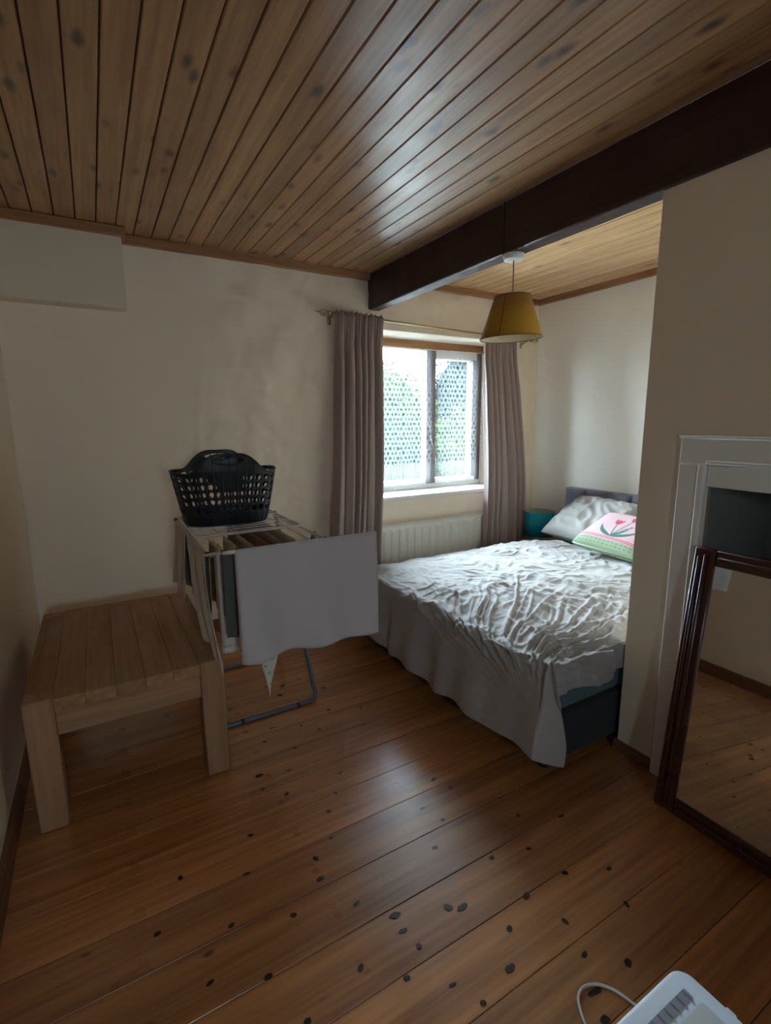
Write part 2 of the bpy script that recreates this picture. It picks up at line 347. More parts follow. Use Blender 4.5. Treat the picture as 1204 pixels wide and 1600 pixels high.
def thing(name, label, cat, loc=(0,0,0), group=None, kind=None, rotz=0):
    o = bpy.data.objects.new(name, None); C.objects.link(o); o.location = loc; o.empty_display_size = 0.1
    o.rotation_euler = (0, 0, rotz)
    return tag(o, label, cat, group, kind)
def struct(o, label=None):
    o['kind'] = 'structure'
    if label: o['label'] = label
    return o
def nz(x, y, z=0.0): return noise.noise(Vector((x, y, z)))
def fbm(x, y, z=0.0, o=4):
    s_ = 0; a = 1; f = 1
    for _ in range(o): s_ += a*noise.noise(Vector((x*f, y*f, z*f+7.1*_))); a *= 0.5; f *= 2.03
    return s_
def sstep(a, b, x):
    if a > b: return 1-sstep(b, a, x)
    t = max(0.0, min(1.0, (x-a)/(b-a))); return t*t*(3-2*t)

# ================================================================== SETTING
# ---- floor
fl = box('floor', M['gap'], XW-0.1, XE+0.1, YS-0.1, YN+0.1, -0.08, -0.02); struct(fl, 'varnished orange-brown pine floorboards with dark knots')
PF = 0.165; y = 1.035
while y > YS: y -= PF
src = None
while y < YN:
    y0, y1 = max(y, YS), min(y+PF, YN)
    if src is None or abs((y1-y0)-PF) > 1e-4:
        m = MB(); hw = (y1-y0)/2 - 0.0008; m.box(-(XE-XW)/2, (XE-XW)/2, -hw, hw, -0.02, 0, 0.0010)
        o = m.build('floorboard', M['floor'], fl)
        if abs((y1-y0)-PF) < 1e-4: src = o
    else:
        o = src.copy(); C.objects.link(o)
    o.location = ((XW+XE)/2, (y0+y1)/2, rnd.uniform(-0.0006, 0.0006))
    y += PF
# knots seen in the boards (x, y, size)
KN = [(0.752,0.955,11),(0.787,0.935,12),(0.619,0.909,7),(0.608,1.013,12),(0.605,0.965,8),(0.971,0.866,10),(1.008,0.756,8),(0.679,0.721,7),(0.973,1.017,8),
(0.485,1.301,9),(0.469,1.226,10),(0.46,0.94,8),(0.55,0.86,7),(0.64,0.79,6),(0.86,0.82,8),(0.79,0.745,11),(1.13,0.86,8),(1.26,0.80,7),(1.30,1.02,8),(1.17,1.10,6),
(0.53,1.10,8),(0.60,1.46,7),(0.66,1.53,6),(0.72,1.62,7),(0.50,1.62,8),(0.55,1.74,7),(0.62,1.86,8),(0.44,1.77,12),(0.43,1.69,7),(0.52,1.97,7),(0.70,2.0,7),(0.76,1.93,8),
(0.33,1.50,8),(0.28,1.36,8),(0.36,1.16,8),(0.25,1.04,9),(0.20,1.22,8),(0.12,1.10,7),(0.30,0.90,8),(0.42,0.80,9),(0.47,0.74,9),(0.52,0.70,8),(0.10,1.45,8),(0.02,1.30,8),
(0.90,1.30,7),(0.93,1.22,7),(0.84,1.14,7),(1.02,1.40,9),(1.05,1.33,8),(1.10,0.98,7),(0.98,0.67,8),(1.06,0.60,10),(0.93,0.60,12),(0.90,0.55,10),(1.20,0.70,8),(0.86,2.05,9),
(0.80,2.15,8),(0.92,2.25,10),(0.70,2.30,11),(0.74,2.38,12),(0.66,2.42,9),(0.84,2.40,8),(0.58,2.05,9),(0.95,1.86,8),(1.0,1.98,7),(0.45,2.30,9),(0.56,1.35,6),(0.16,0.92,9)]
m = MB()
for (kx, ky, ks) in KN:
    r0 = ks*0.00105; n = 12; ph = rnd.random()*6; a = rnd.uniform(0.9, 1.5); vs = [(kx, ky, 0.0009)]
    for k in range(n):
        an = 2*PI*k/n; rr = r0*(1+0.22*math.sin(2*an+ph)+rnd.uniform(-.1, .1)); vs.append((kx+rr*a*math.cos(an), ky+rr*math.sin(an)/a, 0.0009))
    m.add(vs, [(0, 1+k, 1+(k+1) % n) for k in range(n)])
kn = m.build('wood_knots', M['knot'], fl); kn['kind'] = 'stuff'
# ---- ceiling
ce = box('ceiling', M['gap'], XW-0.1, XE+0.1, YS-0.1, YN+0.1, ZC+0.002, ZC+0.1); struct(ce, 'tongue-and-groove pine plank ceiling')
PC = 0.08975; x = 0.029
while x > XW: x -= PC
def plank_mesh(w_, l_):
    hw = w_/2-0.0015; hl = l_/2; g = 0.003; m = MB()
    prof = [(-hw, 0), (-hw, -0.006), (-hw+g, -0.012), (hw-g, -0.012), (hw, -0.006), (hw, 0)]
    vs = [(a, s_*hl, b_) for s_ in (-1, 1) for a, b_ in prof]; n = len(prof)
    m.add(vs, [(i, i+1, n+i+1, n+i) for i in range(n-1)] + [tuple(range(n-1, -1, -1)), tuple(range(n, 2*n))]); return m
srcs = {}
while x < XE:
    x0, x1 = max(x, XW), min(x+PC, XE)
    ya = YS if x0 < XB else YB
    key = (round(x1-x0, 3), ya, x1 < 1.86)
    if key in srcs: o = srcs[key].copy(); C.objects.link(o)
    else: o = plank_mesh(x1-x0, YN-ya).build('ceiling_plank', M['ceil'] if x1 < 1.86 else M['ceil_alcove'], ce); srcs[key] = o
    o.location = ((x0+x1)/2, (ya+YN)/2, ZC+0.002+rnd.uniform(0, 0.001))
    x += PC

# ---- walls
WX0, WX1, WZ0, WZ1 = 1.60, 3.12, 0.79, 2.035       # window opening
def wall_grid(fn, us, vs, hole=None, amp=None):
    m = MB()
    nu, nv = len(us)-1, len(vs)-1
    def keep(i, j):
        if not hole: return True
        uc, vc = (us[i]+us[i+1])/2, (vs[j]+vs[j+1])/2
        return not (hole[0] < uc < hole[1] and hole[2] < vc < hole[3])
    m.grid(nu, nv, lambda i, j: fn(us[i], vs[j]), keep); return m
def lin(a, b, st, extra=()):
    n = max(1, int((b-a)/st)); l = [a+(b-a)*i/n for i in range(n+1)]
    for e in extra:
        k = min(range(len(l)), key=lambda q: abs(l[q]-e)); l[k] = e
    return l
def nw(x, z):
    e = min(abs(x-WX0) if WZ0 < z < WZ1 else 9, abs(x-WX1) if WZ0 < z < WZ1 else 9, abs(z-WZ0) if WX0 < x < WX1 else 9, abs(z-WZ1) if WX0 < x < WX1 else 9)
    edge = sstep(0, 0.10, e)*(1-0.8*sstep(1.40, 1.60, x)*sstep(0.80, 0.66, z)*sstep(3.1, 2.95, x))
    rough = sstep(0.3, 0.9, x)*(1-sstep(3.1, 3.4, x)*0.5)
    d = 0.012*fbm(x*1.6, z*1.6, 3.3, 3) + rough*0.019*fbm(x*4.5+9, z*4.5, 1.0, 4)
    r = 1-abs(fbm(x*2.1+30, z*2.4, 8.0, 3)); d += rough*0.012*max(0, r-0.88)*6
    d -= 0.010*math.exp(-((x-0.60-0.03*math.sin(z*4))/0.02)**2)*sstep(0.5, 0.9, z)*(1-sstep(1.7, 2.0, z))*-0.5
    return (x, YN - d*edge*1.0 if edge > 0 else YN, z)
us = lin(XW, XE, 0.018, (WX0, WX1)); vs = lin(0, ZC, 0.018, (WZ0, WZ1))
m = wall_grid(nw, us, vs, (WX0, WX1, WZ0, WZ1))
for (a, b_, c_, d_) in ((XW-0.1, WX0, -0.02, ZC+0.1), (WX1, XE+0.1, -0.02, ZC+0.1), (WX0, WX1, -0.02, WZ0), (WX0, WX1, WZ1, ZC+0.1)):
    m.box(a, b_, YN+0.02, YN+0.42, c_, d_)
for (p, q) in (((WX0, WZ0), (WX0, WZ1)), ((WX0, WZ1), (WX1, WZ1)), ((WX1, WZ1), (WX1, WZ0)), ((WX1, WZ0), (WX0, WZ0))):
    m.add([(p[0], YN, p[1]), (q[0], YN, q[1]), (q[0], YN+0.03, q[1]), (p[0], YN+0.03, p[1])], [(0, 1, 2, 3)])
wn = m.build('wall_north', M['plaster'], smooth=False, autos=True); struct(wn, 'uneven cream plastered wall with the window')
def ww(y, z): return (XW + 0.006*fbm(y*1.3, z*1.3, 5, 3), y, z)
m = wall_grid(lambda u, v: ww(u, v), lin(YS, YN, 0.04), lin(0, ZC, 0.04)); m.box(XW-0.15, XW-0.03, YS-0.1, YN+0.1, -0.02, ZC+0.1)
struct(m.build('wall_west', M['plaster_smooth'], autos=True), 'cream wall on the left')
m = wall_grid(lambda u, v: (XE - 0.006*fbm(u*1.6, v*0.9, 9, 3), u, v), lin(YB-0.05, YN, 0.03), lin(0, ZC, 0.04)); m.box(XE+0.03, XE+0.15, YS-0.1, YN+0.1, -0.02, ZC+0.1)
struct(m.build('wall_east', M['plaster_lit'], autos=True), 'cream wall behind the headboard')
# chimney breast, with the fireplace opening left out
FY0, FY1, FZ = -0.05, 0.905, 1.160
m = MB()
m.box(XB, XE+0.03, FY1, YB, -0.02, ZC+0.1); m.box(XB, XE+0.03, YS-0.1, FY0, -0.02, ZC+0.1); m.box(XB, XE+0.03, FY0, FY1, FZ, ZC+0.1); m.box(2.26, XE+0.03, FY0, FY1, -0.02, FZ)
struct(m.build('wall_chimney_breast', M['plaster_smooth'], autos=True), 'cream chimney breast wall beside the bed alcove')
# south wall
SX0, SX1, SZ0, SZ1 = -0.18, 0.18, 1.32, 1.68
m = MB()
m.box(XW-0.1, SX0, YS-0.2, YS, -0.02, ZC+0.1); m.box(SX1, XB+0.1, YS-0.2, YS, -0.02, ZC+0.1); m.box(SX0, SX1, YS-0.2, YS, -0.02, SZ0); m.box(SX0, SX1, YS-0.2, YS, SZ1, ZC+0.1)
struct(m.build('wall_south', M['plaster_smooth']), 'cream wall behind the viewer, with a small window added as fill light')
# boxed-in section at the top left of the north wall
m = MB(); m.box(XW, 0.232, YN-0.115, YN+0.02, 1.995, ZC, 0.004)
struct(m.build('wall_boxing', M['boxing'], autos=True), 'flat grey-white boxed-in section high in the left corner')
# cornices
def cornice(name, mat, x0, x1, y0, y1, z0=2.352, z1=2.398):
    m = MB(); m.box(x0, x1, y0, y1, z0, z1, 0.004)
    if x1-x0 > y1-y0: m.box(x0, x1, y0-0.006, y1, z1-0.016, z1-0.004, 0.003)
    else:
        m.box(x0-0.006, x1+0.006, y0, y1, z1-0.016, z1-0.004, 0.003)
    return struct(m.build(name, mat, autos=True), 'stained pine strip where wall meets ceiling')
cornice('trim_1', M['cornice'], 0.232, 1.785, YN-0.032, YN+0.01)
cornice('trim_2', M['cornice'], 1.875, XE, YN-0.032, YN+0.01)
cornice('trim_3', M['cornice'], XW, 0.250, YN-0.145, YN-0.113)
cornice('trim_4', M['cornice_y'], XE-0.032, XE, YB, YN-0.03)
cornice('trim_5', M['cornice_y'], XW, XW+0.03, YS, YN-0.145)
cornice('trim_6', M['cornice_y'], 0.232, 0.250, YN-0.115, YN-0.03)
# beam
m = MB(); m.box(1.783, 1.873, YS, YN+0.01, 2.160, 2.394, 0.006)
bo = m.build('ceiling_beam', M['beam'], autos=True); struct(bo, 'dark stained ceiling beam running over the edge of the bed alcove')
m = MB(); m.box(1.779, 1.877, 1.925, 1.932, 2.157, 2.392, 0.001); m.build('beam_joint', M['gap'], bo)
# skirting
def skirt(name, mat, x0, x1, y0, y1, h): 
    m = MB(); m.box(x0, x1, y0, y1, 0, h-0.012, 0.002)
    cx, cy = (x0+x1)/2, (y0+y1)/2
    if x1-x0 > y1-y0: m.box(x0, x1, y0+0.003, y1, h-0.014, h, 0.003)
    else: m.box(x0+(0.0 if cx < 0 else 0.003), x1-(0.003 if cx < 0 else 0), y0, y1, h-0.014, h, 0.003)
    return struct(m.build(name, mat, autos=True), 'brown wooden skirting board')
skirt('baseboard_west', M['skirt'], XW-0.01, XW+0.018, YS, YN, 0.085)
skirt('baseboard_north', M['skirt_x'], XW, XE, YN-0.018, YN+0.01, 0.085)
skirt('baseboard_east', M['skirt'], XE-0.018, XE+0.01, YB, YN, 0.085)
skirt('baseboard_chimney_breast', M['skirt'], XB-0.014, XB+0.01, 1.004, YB+0.014, 0.045)

# ---- window
win = bpy.data.objects.new('window_1', None); C.objects.link(win); win.location = (2.36, 3.62, WZ0); struct(win, 'timber casement window with two lights and a deep white sill')
def wpart(name, mat, x0, x1, y0, y1, z0, z1, b=0.004, label=None):
    o = box(name, mat, x0-2.36, x1-2.36, y0-3.62, y1-3.62, z0-WZ0, z1-WZ0, b, win, label); return o
wpart('window_head', M['winwood'], WX0, WX1, 3.592, 3.70, 1.972, WZ1, label='orange-brown timber head')
wpart('jamb', M['winframe'], WX0, WX0+0.07, 3.61, 3.70, 0.83, 1.974)
wpart('jamb', M['winframe'], WX1-0.055, WX1, 3.61, 3.70, 0.83, 1.974)
wpart('mullion', M['winframe'], 2.515, 2.61, 3.61, 3.70, 0.83, 1.974)
wpart('bottom_rail', M['white_paint'], WX0+0.07, 2.515, 3.61, 3.70, 0.83, 0.87)
wpart('bottom_rail', M['white_paint'], 2.61, WX1-0.055, 3.61, 3.70, 0.83, 0.87)
wpart('top_rail', M['white_paint'], 2.61, WX1-0.055, 3.61, 3.70, 1.905, 1.974)
wpart('sash_stile', M['winframe'], 3.01, WX1-0.055, 3.60, 3.69, 0.87, 1.905)
wpart('pane', M['glass'], WX0+0.07, 2.515, 3.655, 3.659, 0.87, 1.972, 0)
wpart('pane', M['glass'], 2.61, 3.01, 3.655, 3.659, 0.87, 1.905, 0)
m = MB(); m.box(WX0-0.01-2.36, WX1+0.01-2.36, YN-0.018-3.62, 0.02, -0.022, 0.008, 0.006); m.build('window_sill', M['sill'], win, autos=True, label='white painted sill')
wpart('bottom_frame', M['white_paint'], WX0, WX1, 3.60, 3.70, 0.797, 0.832)
# unseen window, added behind the camera as fill light for the room
w2 = bpy.data.objects.new('fill_window', None); C.objects.link(w2); w2.location = (0.0, YS-0.12, SZ0); struct(w2, 'small white framed window added behind the viewer as fill light')
for (nm, a, b_, c_, d_) in (('jamb', -0.18, -0.155, 0, 0.36), ('jamb', 0.155, 0.18, 0, 0.36), ('bottom_rail', -0.155, 0.155, 0, 0.025), ('top_rail', -0.155, 0.155, 0.335, 0.36)):
    box(nm, M['white_paint'], a, b_, -0.03, 0.03, c_, d_, 0.003, w2)
box('pane', M['glass'], -0.155, 0.155, -0.002, 0.002, 0.025, 0.335, 0, w2)

# ================================================================== OUTSIDE
g = box('garden_lawn', M['grass'], -30, 40, 7.6, 60, -0.5, -0.36); struct(g, 'green lawn outside the window')
g = box('bounce_terrace', M['bounce_paving'], -6, 12, 3.72, 7.6, -0.5, -0.35); struct(g, 'unseen pale terrace added below the window to bounce light onto the ceiling')  # out of view, added to reflect sky light up to the ceiling
def foliage(name, label, cat, loc, rx, ry, rz, n, mat, leaf=0.06, trunk=False, group=None):
    t = thing(name, label, cat, loc, group)
    r_ = random.Random(hash((loc[0], loc[1])) & 0xffff)
    r_ = random.Random(int(loc[0]*13+loc[1]*7+n))
    m = MB()
    for _ in range(n):
        u, v = r_.uniform(-1, 1), r_.uniform(0, 2*PI); rr = (r_.random())**0.35
        s_ = math.sqrt(1-u*u); lump = 1+0.25*nz(s_*math.cos(v)*2, s_*math.sin(v)*2, u*2+loc[0])
        p = Vector((s_*math.cos(v)*rx, s_*math.sin(v)*ry, u*rz))*rr*lump + Vector((0, 0, rz))
        a = Vector((r_.uniform(-1, 1), r_.uniform(-1, 1), r_.uniform(-1, 1))).normalized(); b_ = a.orthogonal().normalized()*leaf*0.45
        a *= leaf
        m.add([p-a, p+b_, p+a, p-b_], [(0, 1, 2, 3)])
    def core(i, j):
        u, v = -PI/2+PI*j/14, 2*PI*i/20; s_ = math.cos(v)*math.cos(u), math.sin(v)*math.cos(u), math.sin(u)
        lump = 0.80*(1+0.25*nz(s_[0]*2, s_[1]*2, s_[2]*2+loc[0]))*(1+0.12*nz(s_[0]*6, s_[1]*6, s_[2]*6))
        return (s_[0]*rx*lump, s_[1]*ry*lump, s_[2]*rz*lump+rz)
    m.grid(20, 14, core, wrap=True)
    m.build('foliage', mat, t)['kind'] = 'stuff'
    k = MB(); k.tube([(0, 0, -0.05), (0.05, 0, rz*0.5), (0, 0.03, rz)], [0.09, 0.07, 0.05], 8); k.tube([(0.04, 0, rz*0.5), (rx*0.3, 0, rz*1.1)], [0.05, 0.02], 6); k.tube([(0.03, 0, rz*0.6), (-rx*0.3, 0.1, rz*1.2)], [0.05, 0.02], 6)
    k.build('trunk', M['bark'], t)
    return t
foliage('garden_shrub', 'bright pale green shrub outside, seen low through the right-hand pane', 'shrub', (7.2, 8.6, -0.35), 1.1, 0.9, 1.02, 7000, M['leaf_light'], 0.07)
foliage('garden_shrub', 'mid green shrub outside, seen through the left-hand pane', 'shrub', (4.98, 8.4, -0.35), 1.0, 0.9, 0.95, 6000, M['leaf'], 0.07)
foliage('garden_tree', 'pale leafy tree outside, its crown showing above the shrubs at the middle of the net', 'tree', (6.6, 11.6, -0.35), 1.6, 1.3, 1.55, 9000, M['leaf_light'], 0.09)
foliage('garden_tree', 'dark blue-green tree outside at the right-hand edge of the window', 'tree', (10.6, 12.2, -0.35), 2.2, 1.6, 2.0, 10000, M['leaf_dark'], 0.10)
foliage('garden_shrub', 'small dark shrub outside, low at the foot of the mullion', 'shrub', (4.7, 6.0, -0.35), 0.7, 0.5, 0.42, 2500, M['leaf_dark'], 0.05)

# ================================================================== CURTAINS, ROD, NET
RODY = 3.205
def rodz(x): return 2.094 - (x-1.40)*0.026
rod = thing('curtain_rod', 'thin brass curtain rod with twisted cage finials above the window', 'curtain rod', (2.4, RODY, rodz(2.4)))
def L_(p): return (p[0]-2.4, p[1]-RODY, p[2]-rodz(2.4))
m = MB(); m.tube([L_((1.435, RODY, rodz(1.435))), L_((2.4, RODY, rodz(2.4)-0.004)), L_((3.325, RODY, rodz(3.325)))], 0.0075, 10); m.build('rod', M['brass'], rod, True)
def finial(xs, sgn):
    m = MB(); z0 = rodz(xs)
    m.tube([L_((xs+sgn*0.0, RODY, z0)), L_((xs+sgn*0.012, RODY, z0)), L_((xs+sgn*0.02, RODY, z0))], [0.011, 0.012, 0.008], 10)
    for k in range(4):
        pts = []
        for i in range(13):
            t_ = i/12; an = k*PI/2 + t_*PI*1.1; r_ = 0.021*math.sin(PI*t_)**0.8+0.002
            pts.append(L_((xs+sgn*(0.018+0.062*t_), RODY+r_*math.cos(an), z0+r_*math.sin(an))))
        m.tube(pts, 0.0028, 6)
    m.tube([L_((xs+sgn*0.078, RODY, z0)), L_((xs+sgn*0.09, RODY, z0)), L_((xs+sgn*0.115, RODY, z0+0.003))], [0.006, 0.005, 0.0015], 8)
    m.build('finial', M['brass'], rod, True)
finial(1.45, -1); finial(3.30, 1)
for bx_ in (1.472, 3.27):
    m = MB(); m.tube([L_((bx_, RODY, rodz(bx_)-0.004)), L_((bx_, RODY+0.03, rodz(bx_)-0.012)), L_((bx_, YN-0.005, rodz(bx_)-0.03))], 0.006, 8)
    m.box(bx_-2.4-0.012, bx_-2.4+0.012, YN-0.012-RODY, YN-0.001-RODY, rodz(bx_)-rodz(2.4)-0.06, rodz(bx_)-rodz(2.4)-0.005, 0.003)
    m.build('bracket', M['brass'], rod, True)

def curtain(name, label, xt0, xt1, xb0, xb1, zb, folds, seed):
    t = thing(name, label, 'curtain', ((xt0+xt1)/2, RODY, zb), 'taupe curtains at the window'); ox, oy, oz = t.location
    nu, nv = 240, 70; m = MB()
    def pt(i, j):
        s_ = i/nu; q = j/nv; 
        # q=0 top edge of heading, 1 bottom
        ph = s_*folds*2*PI + 1.1*math.sin(s_*9+seed) + 0.5*nz(s_*6, q*1.2, seed)
        xt = xt0+(xt1-xt0)*s_; xb = xb0+(xb1-xb0)*s_
        bl = sstep(0.0, 1.0, q)**0.8
        x_ = xt*(1-bl)+xb*bl
        zt = rodz(xt)+0.022+0.006*math.sin(s_*61+seed)
        z_ = zt + (zb-zt)*q
        dz = zt-z_
        a = 0.010 + 0.034*sstep(0.02, 0.5, dz) + 0.008*nz(s_*8, q*2, seed+3)
        hi = 0.006*math.sin(s_*folds*4.3*2*PI+seed)*(1-sstep(0.03, 0.25, dz))
        y_ = RODY + a*math.sin(ph) + 0.010*math.sin(ph*2.3+q*2+seed)*sstep(0.1, 0.6, q) + hi
        # heading bulges round the rod
        if dz < 0.05: y_ -= 0.007*math.sin(PI*dz/0.05)
        y_ -= 0.006
        x_ += 0.012*math.cos(ph)*sstep(0.05, 0.4, dz)
        y_ -= 0.085*sstep(1.95, 0.75, z_)
        y_ = min(y_, YN-0.035)
        return (x_-ox, y_-oy, z_-oz)
    m.grid(nu, nv, pt); o = m.build('curtain_cloth', M['curtain'], t, True, solid=0.003)
    return t
curtain('curtain', 'long taupe curtain gathered on the left side of the window, above the drying rack', 1.488, 1.856, 1.375, 1.755, 0.10, 6.3, 1.3)
curtain('curtain', 'long taupe curtain on the right side of the window, behind the yellow pendant shade', 2.785, 3.12, 2.745, 3.21, 0.10, 5.6, 4.7)

net = thing('net_curtain', 'sheer white lace net curtain hanging across the window', 'curtain', (2.36, 3.56, 0.81))
m = MB(); nu, nv = 300, 80; uvs = []
def netpt(i, j):
    s_ = i/nu; q = j/nv; x_ = WX0+0.01+(WX1-WX0-0.02)*s_; z_ = 1.965+(0.812-1.965)*q
    y_ = 3.565+0.008*math.sin(s_*66+0.6*math.sin(q*3))+0.004*math.sin(s_*151+2)
    # two swept folds, gathered at the top and drifting right towards the hem
    for (c0, dr, a_) in ((2.44, 0.20, 0.020), (2.86, 0.10, 0.016), (3.04, 0.0, 0.016), (2.18, 0.04, 0.012)):
        c_ = c0+dr*q**2.2; y_ -= a_*math.exp(-((x_-c_)/0.018)**2)
    z_ += 0.006*abs(math.sin(s_*90))*q
    uvs.append((s_*1.6, (1-q)*1.155)); return (x_-2.36, y_-3.56, z_-0.81)
m.grid(nu, nv, netpt); m.uv = uvs; m.build('lace', M['lace'], net, True)
m = MB(); m.tube([(WX0-2.36, 0.005, 1.158), (0, 0.003, 1.152), (WX1-2.36, 0.005, 1.158)], 0.004, 8); m.build('net_wire', M['white_plastic'], net, True)

# ================================================================== RADIATOR
rd = thing('radiator', 'white ribbed panel radiator on the wall under the window', 'radiator', (2.26, 3.22, 0.10)); 
RX0, RX1 = 1.66, 2.86
m = MB(); prof = []; x = RX0+0.02; P_ = 0.0705
pts = [(RX0, 0.0)]
while x+P_ < RX1-0.005:
    pts += [(x, 0.0), (x+0.010, -0.014), (x+0.038, -0.014), (x+0.048, 0.0)]; x += P_
pts.append((RX1, 0.0))
zs = [0.0, 0.02, 0.035, 0.445, 0.46, 0.49]
def rp(i, j):
    dpt = pts[i][1]*(0 if j in (0, 1, 4, 5) else 1); return (pts[i][0]-2.26, 3.185-3.22+dpt, zs[j])
m.grid(len(pts)-1, 5, rp); m.build('front_panel', M['radiator'], rd, autos=True, solid=0.002, offset=1)
m = MB(); m.box(RX0-2.26, RX1-2.26, 0.030, 0.036, 0, 0.49, 0.002); m.build('back_panel', M['radiator'], rd)
for a in (RX0, RX1-0.006):
    m = MB(); m.box(a-2.26, a+0.006-2.26, -0.038, 0.038, 0.0, 0.498, 0.002); m.build('side_cover', M['radiator'], rd, autos=True)
m = MB(); m.box(RX0-2.26, RX1-2.26, -0.036, -0.028, 0.492, 0.5, 0.001); m.box(RX0-2.26, RX1-2.26, 0.028, 0.036, 0.492, 0.5, 0.001); x = RX0+0.01
while x < RX1-0.01: m.box(x-2.26, x+0.008-2.26, -0.03, 0.03, 0.493, 0.499); x += 0.022
m.build('top_grille', M['radiator'], rd)
for a in (RX0+0.15, RX1-0.15):
    m = MB(); m.box(a-2.26-0.015, a-2.26+0.015, 0.036, 0.066, 0.05, 0.45, 0.002); m.build('wall_bracket', M['radiator'], rd)
m = MB(); m.tube([(RX1-2.26-0.02, 0, 0.03), (RX1-2.26+0.03, 0, 0.03), (RX1-2.26+0.04, 0, 0.0), (RX1-2.26+0.04, 0, -0.10)], 0.008, 8); m.build('pipe', M['radiator'], rd, True)
m = MB(); m.lathe([(0.014, 0), (0.016, 0.02), (0.014, 0.05), (0.008, 0.055)], (RX1-2.26+0.04, 0, 0.035), 16); m.build('valve', M['white_plastic'], rd, True)

# ================================================================== PENDANT
px, py = 1.828, 1.905
pd = thing('pendant_lamp', 'mustard yellow tapered pendant shade hanging from the dark beam', 'ceiling lamp', (px, py, 2.16))
m = MB(); m.lathe([(0.050, 0.0), (0.052, -0.008), (0.046, -0.024), (0.040, -0.027), (0.004, -0.028)], (0, 0, 0), 36); m.build('ceiling_rose', M['white_plastic'], pd, autos=True)
m = MB(); m.tube([(0, 0, -0.027), (0.001, 0, -0.12), (-0.001, 0, -0.235)], 0.0032, 8); m.build('cord', M['cord'], pd, True)
ZT, ZB_, RT, RB = -0.190, -0.385, 0.086, 0.150
tilt = 0.03
m = MB(); m.lathe([(RT, ZT), (RB, ZB_)], (0, 0, 0), 64, cap=False)
m.v = [(a, b_, c_+a*tilt) for a, b_, c_ in m.v]
sh = m.build('lamp_shade', M['mustard'], pd, True, solid=0.0015, offset=1)
m = MB(); m.lathe([(RT-0.002, ZT), (RB-0.002, ZB_)], (0, 0, 0), 64, cap=False); m.v = [(a, b_, c_+a*tilt) for a, b_, c_ in m.v]
m.build('shade_lining', M['cream_lining'], sh, True)
for (r_, z_, nm) in ((RT, ZT, 'top_binding'), (RB, ZB_, 'bottom_binding')):
    m = MB(); m.tube([(r_*math.cos(a*PI/32), r_*math.sin(a*PI/32), z_+tilt*r_*math.cos(a*PI/32)) for a in range(64)], 0.003, 6, True); m.build(nm, M['mustard_seam'], sh, True)
m = MB(); an = math.radians(-155)
c_, s_ = math.cos(an), math.sin(an)
m.tube([((RT+0.001)*c_, (RT+0.001)*s_, ZT+tilt*RT*c_), ((RB+0.001)*c_, (RB+0.001)*s_, ZB_+tilt*RB*c_)], 0.0035, 6); m.build('seam', M['mustard_seam'], sh, True)
m = MB()
for k in range(3):
    a = k*2*PI/3; m.tube([(0.02*math.cos(a), 0.02*math.sin(a), ZT-0.03), (RT*math.cos(a), RT*math.sin(a), ZT+tilt*RT*math.cos(a))], 0.0016, 6)
m.build('shade_ring', M['white_plastic'], pd, True)
m = MB(); m.lathe([(0.012, -0.18), (0.020, -0.19), (0.020, -0.245), (0.014, -0.25)], (0, 0, 0), 20); m.build('lamp_holder', M['white_plastic'], pd, True)
m = MB(); m.lathe([(0.012, -0.25), (0.016, -0.262), (0.029, -0.29), (0.030, -0.31), (0.022, -0.335), (0.004, -0.345)], (0, 0, 0), 20); m.build('bulb', M['white_plastic'], pd, True)

# ================================================================== BED
BX0, BX1, BY0, BY1 = 1.395, 3.375, 1.185, 2.76
bed = thing('bed', 'king-size divan bed with charcoal base and slate blue panelled headboard', 'bed', ((BX0+BX1)/2, (BY0+BY1)/2, 0)); bx, by = bed.location.x, bed.location.y
m = MB(); m.box(BX0-bx, BX1-bx, BY0-by, BY1-by, 0.045, 0.245, 0.012); m.build('divan_base', M['divan'], bed, autos=True)
for (a, b_) in ((BX0+0.06, BY0+0.06), (BX0+0.06, BY1-0.06), (BX1-0.06, BY0+0.06), (BX1-0.06, BY1-0.06)):
    m = MB(); m.lathe([(0.024, 0.0), (0.03, 0.012), (0.03, 0.046)], (a-bx, b_-by, 0), 16); m.build('foot', M['black_cap'], bed, True)
m = MB(); m.box(BX0+0.01-bx, BX1-0.01-bx, BY0+0.01-by, BY1-0.01-by, 0.246, 0.425, 0.035); m.build('mattress', M['teal_sheet'], bed, autos=True, label='mattress in a grey-teal fitted sheet')
hb = MB(); hb.box(3.385-bx, 3.462-bx, 1.22-by, 2.82-by, 0.10, 0.825, 0.01); hbo = hb.build('headboard', M['headboard'], bed, autos=True)
p0 = None
for k in range(8):
    y0 = 2.82-0.2*(k+1)
    if p0 is None:
        m = MB(); nu, nv = 14, 24
        def hp(i, j):
            a, b_ = i/nu, j/nv; e = min(a, 1-a)*0.2; f = min(b_, 1-b_)*0.5
            r_ = 1-max(0, 1-min(e, f*1.0)/0.035)**2.2
            return (-0.028*r_-0.0, 0.003+a*0.194, b_*0.5)
        m.grid(nu, nv, lambda i, j: hp(nu-i, j)); p0 = m.build('headboard_panel', M['headboard'], hbo, True); o = p0
    else: o = p0.copy(); C.objects.link(o)
    o.location = (3.386-bx, y0-by, 0.322)

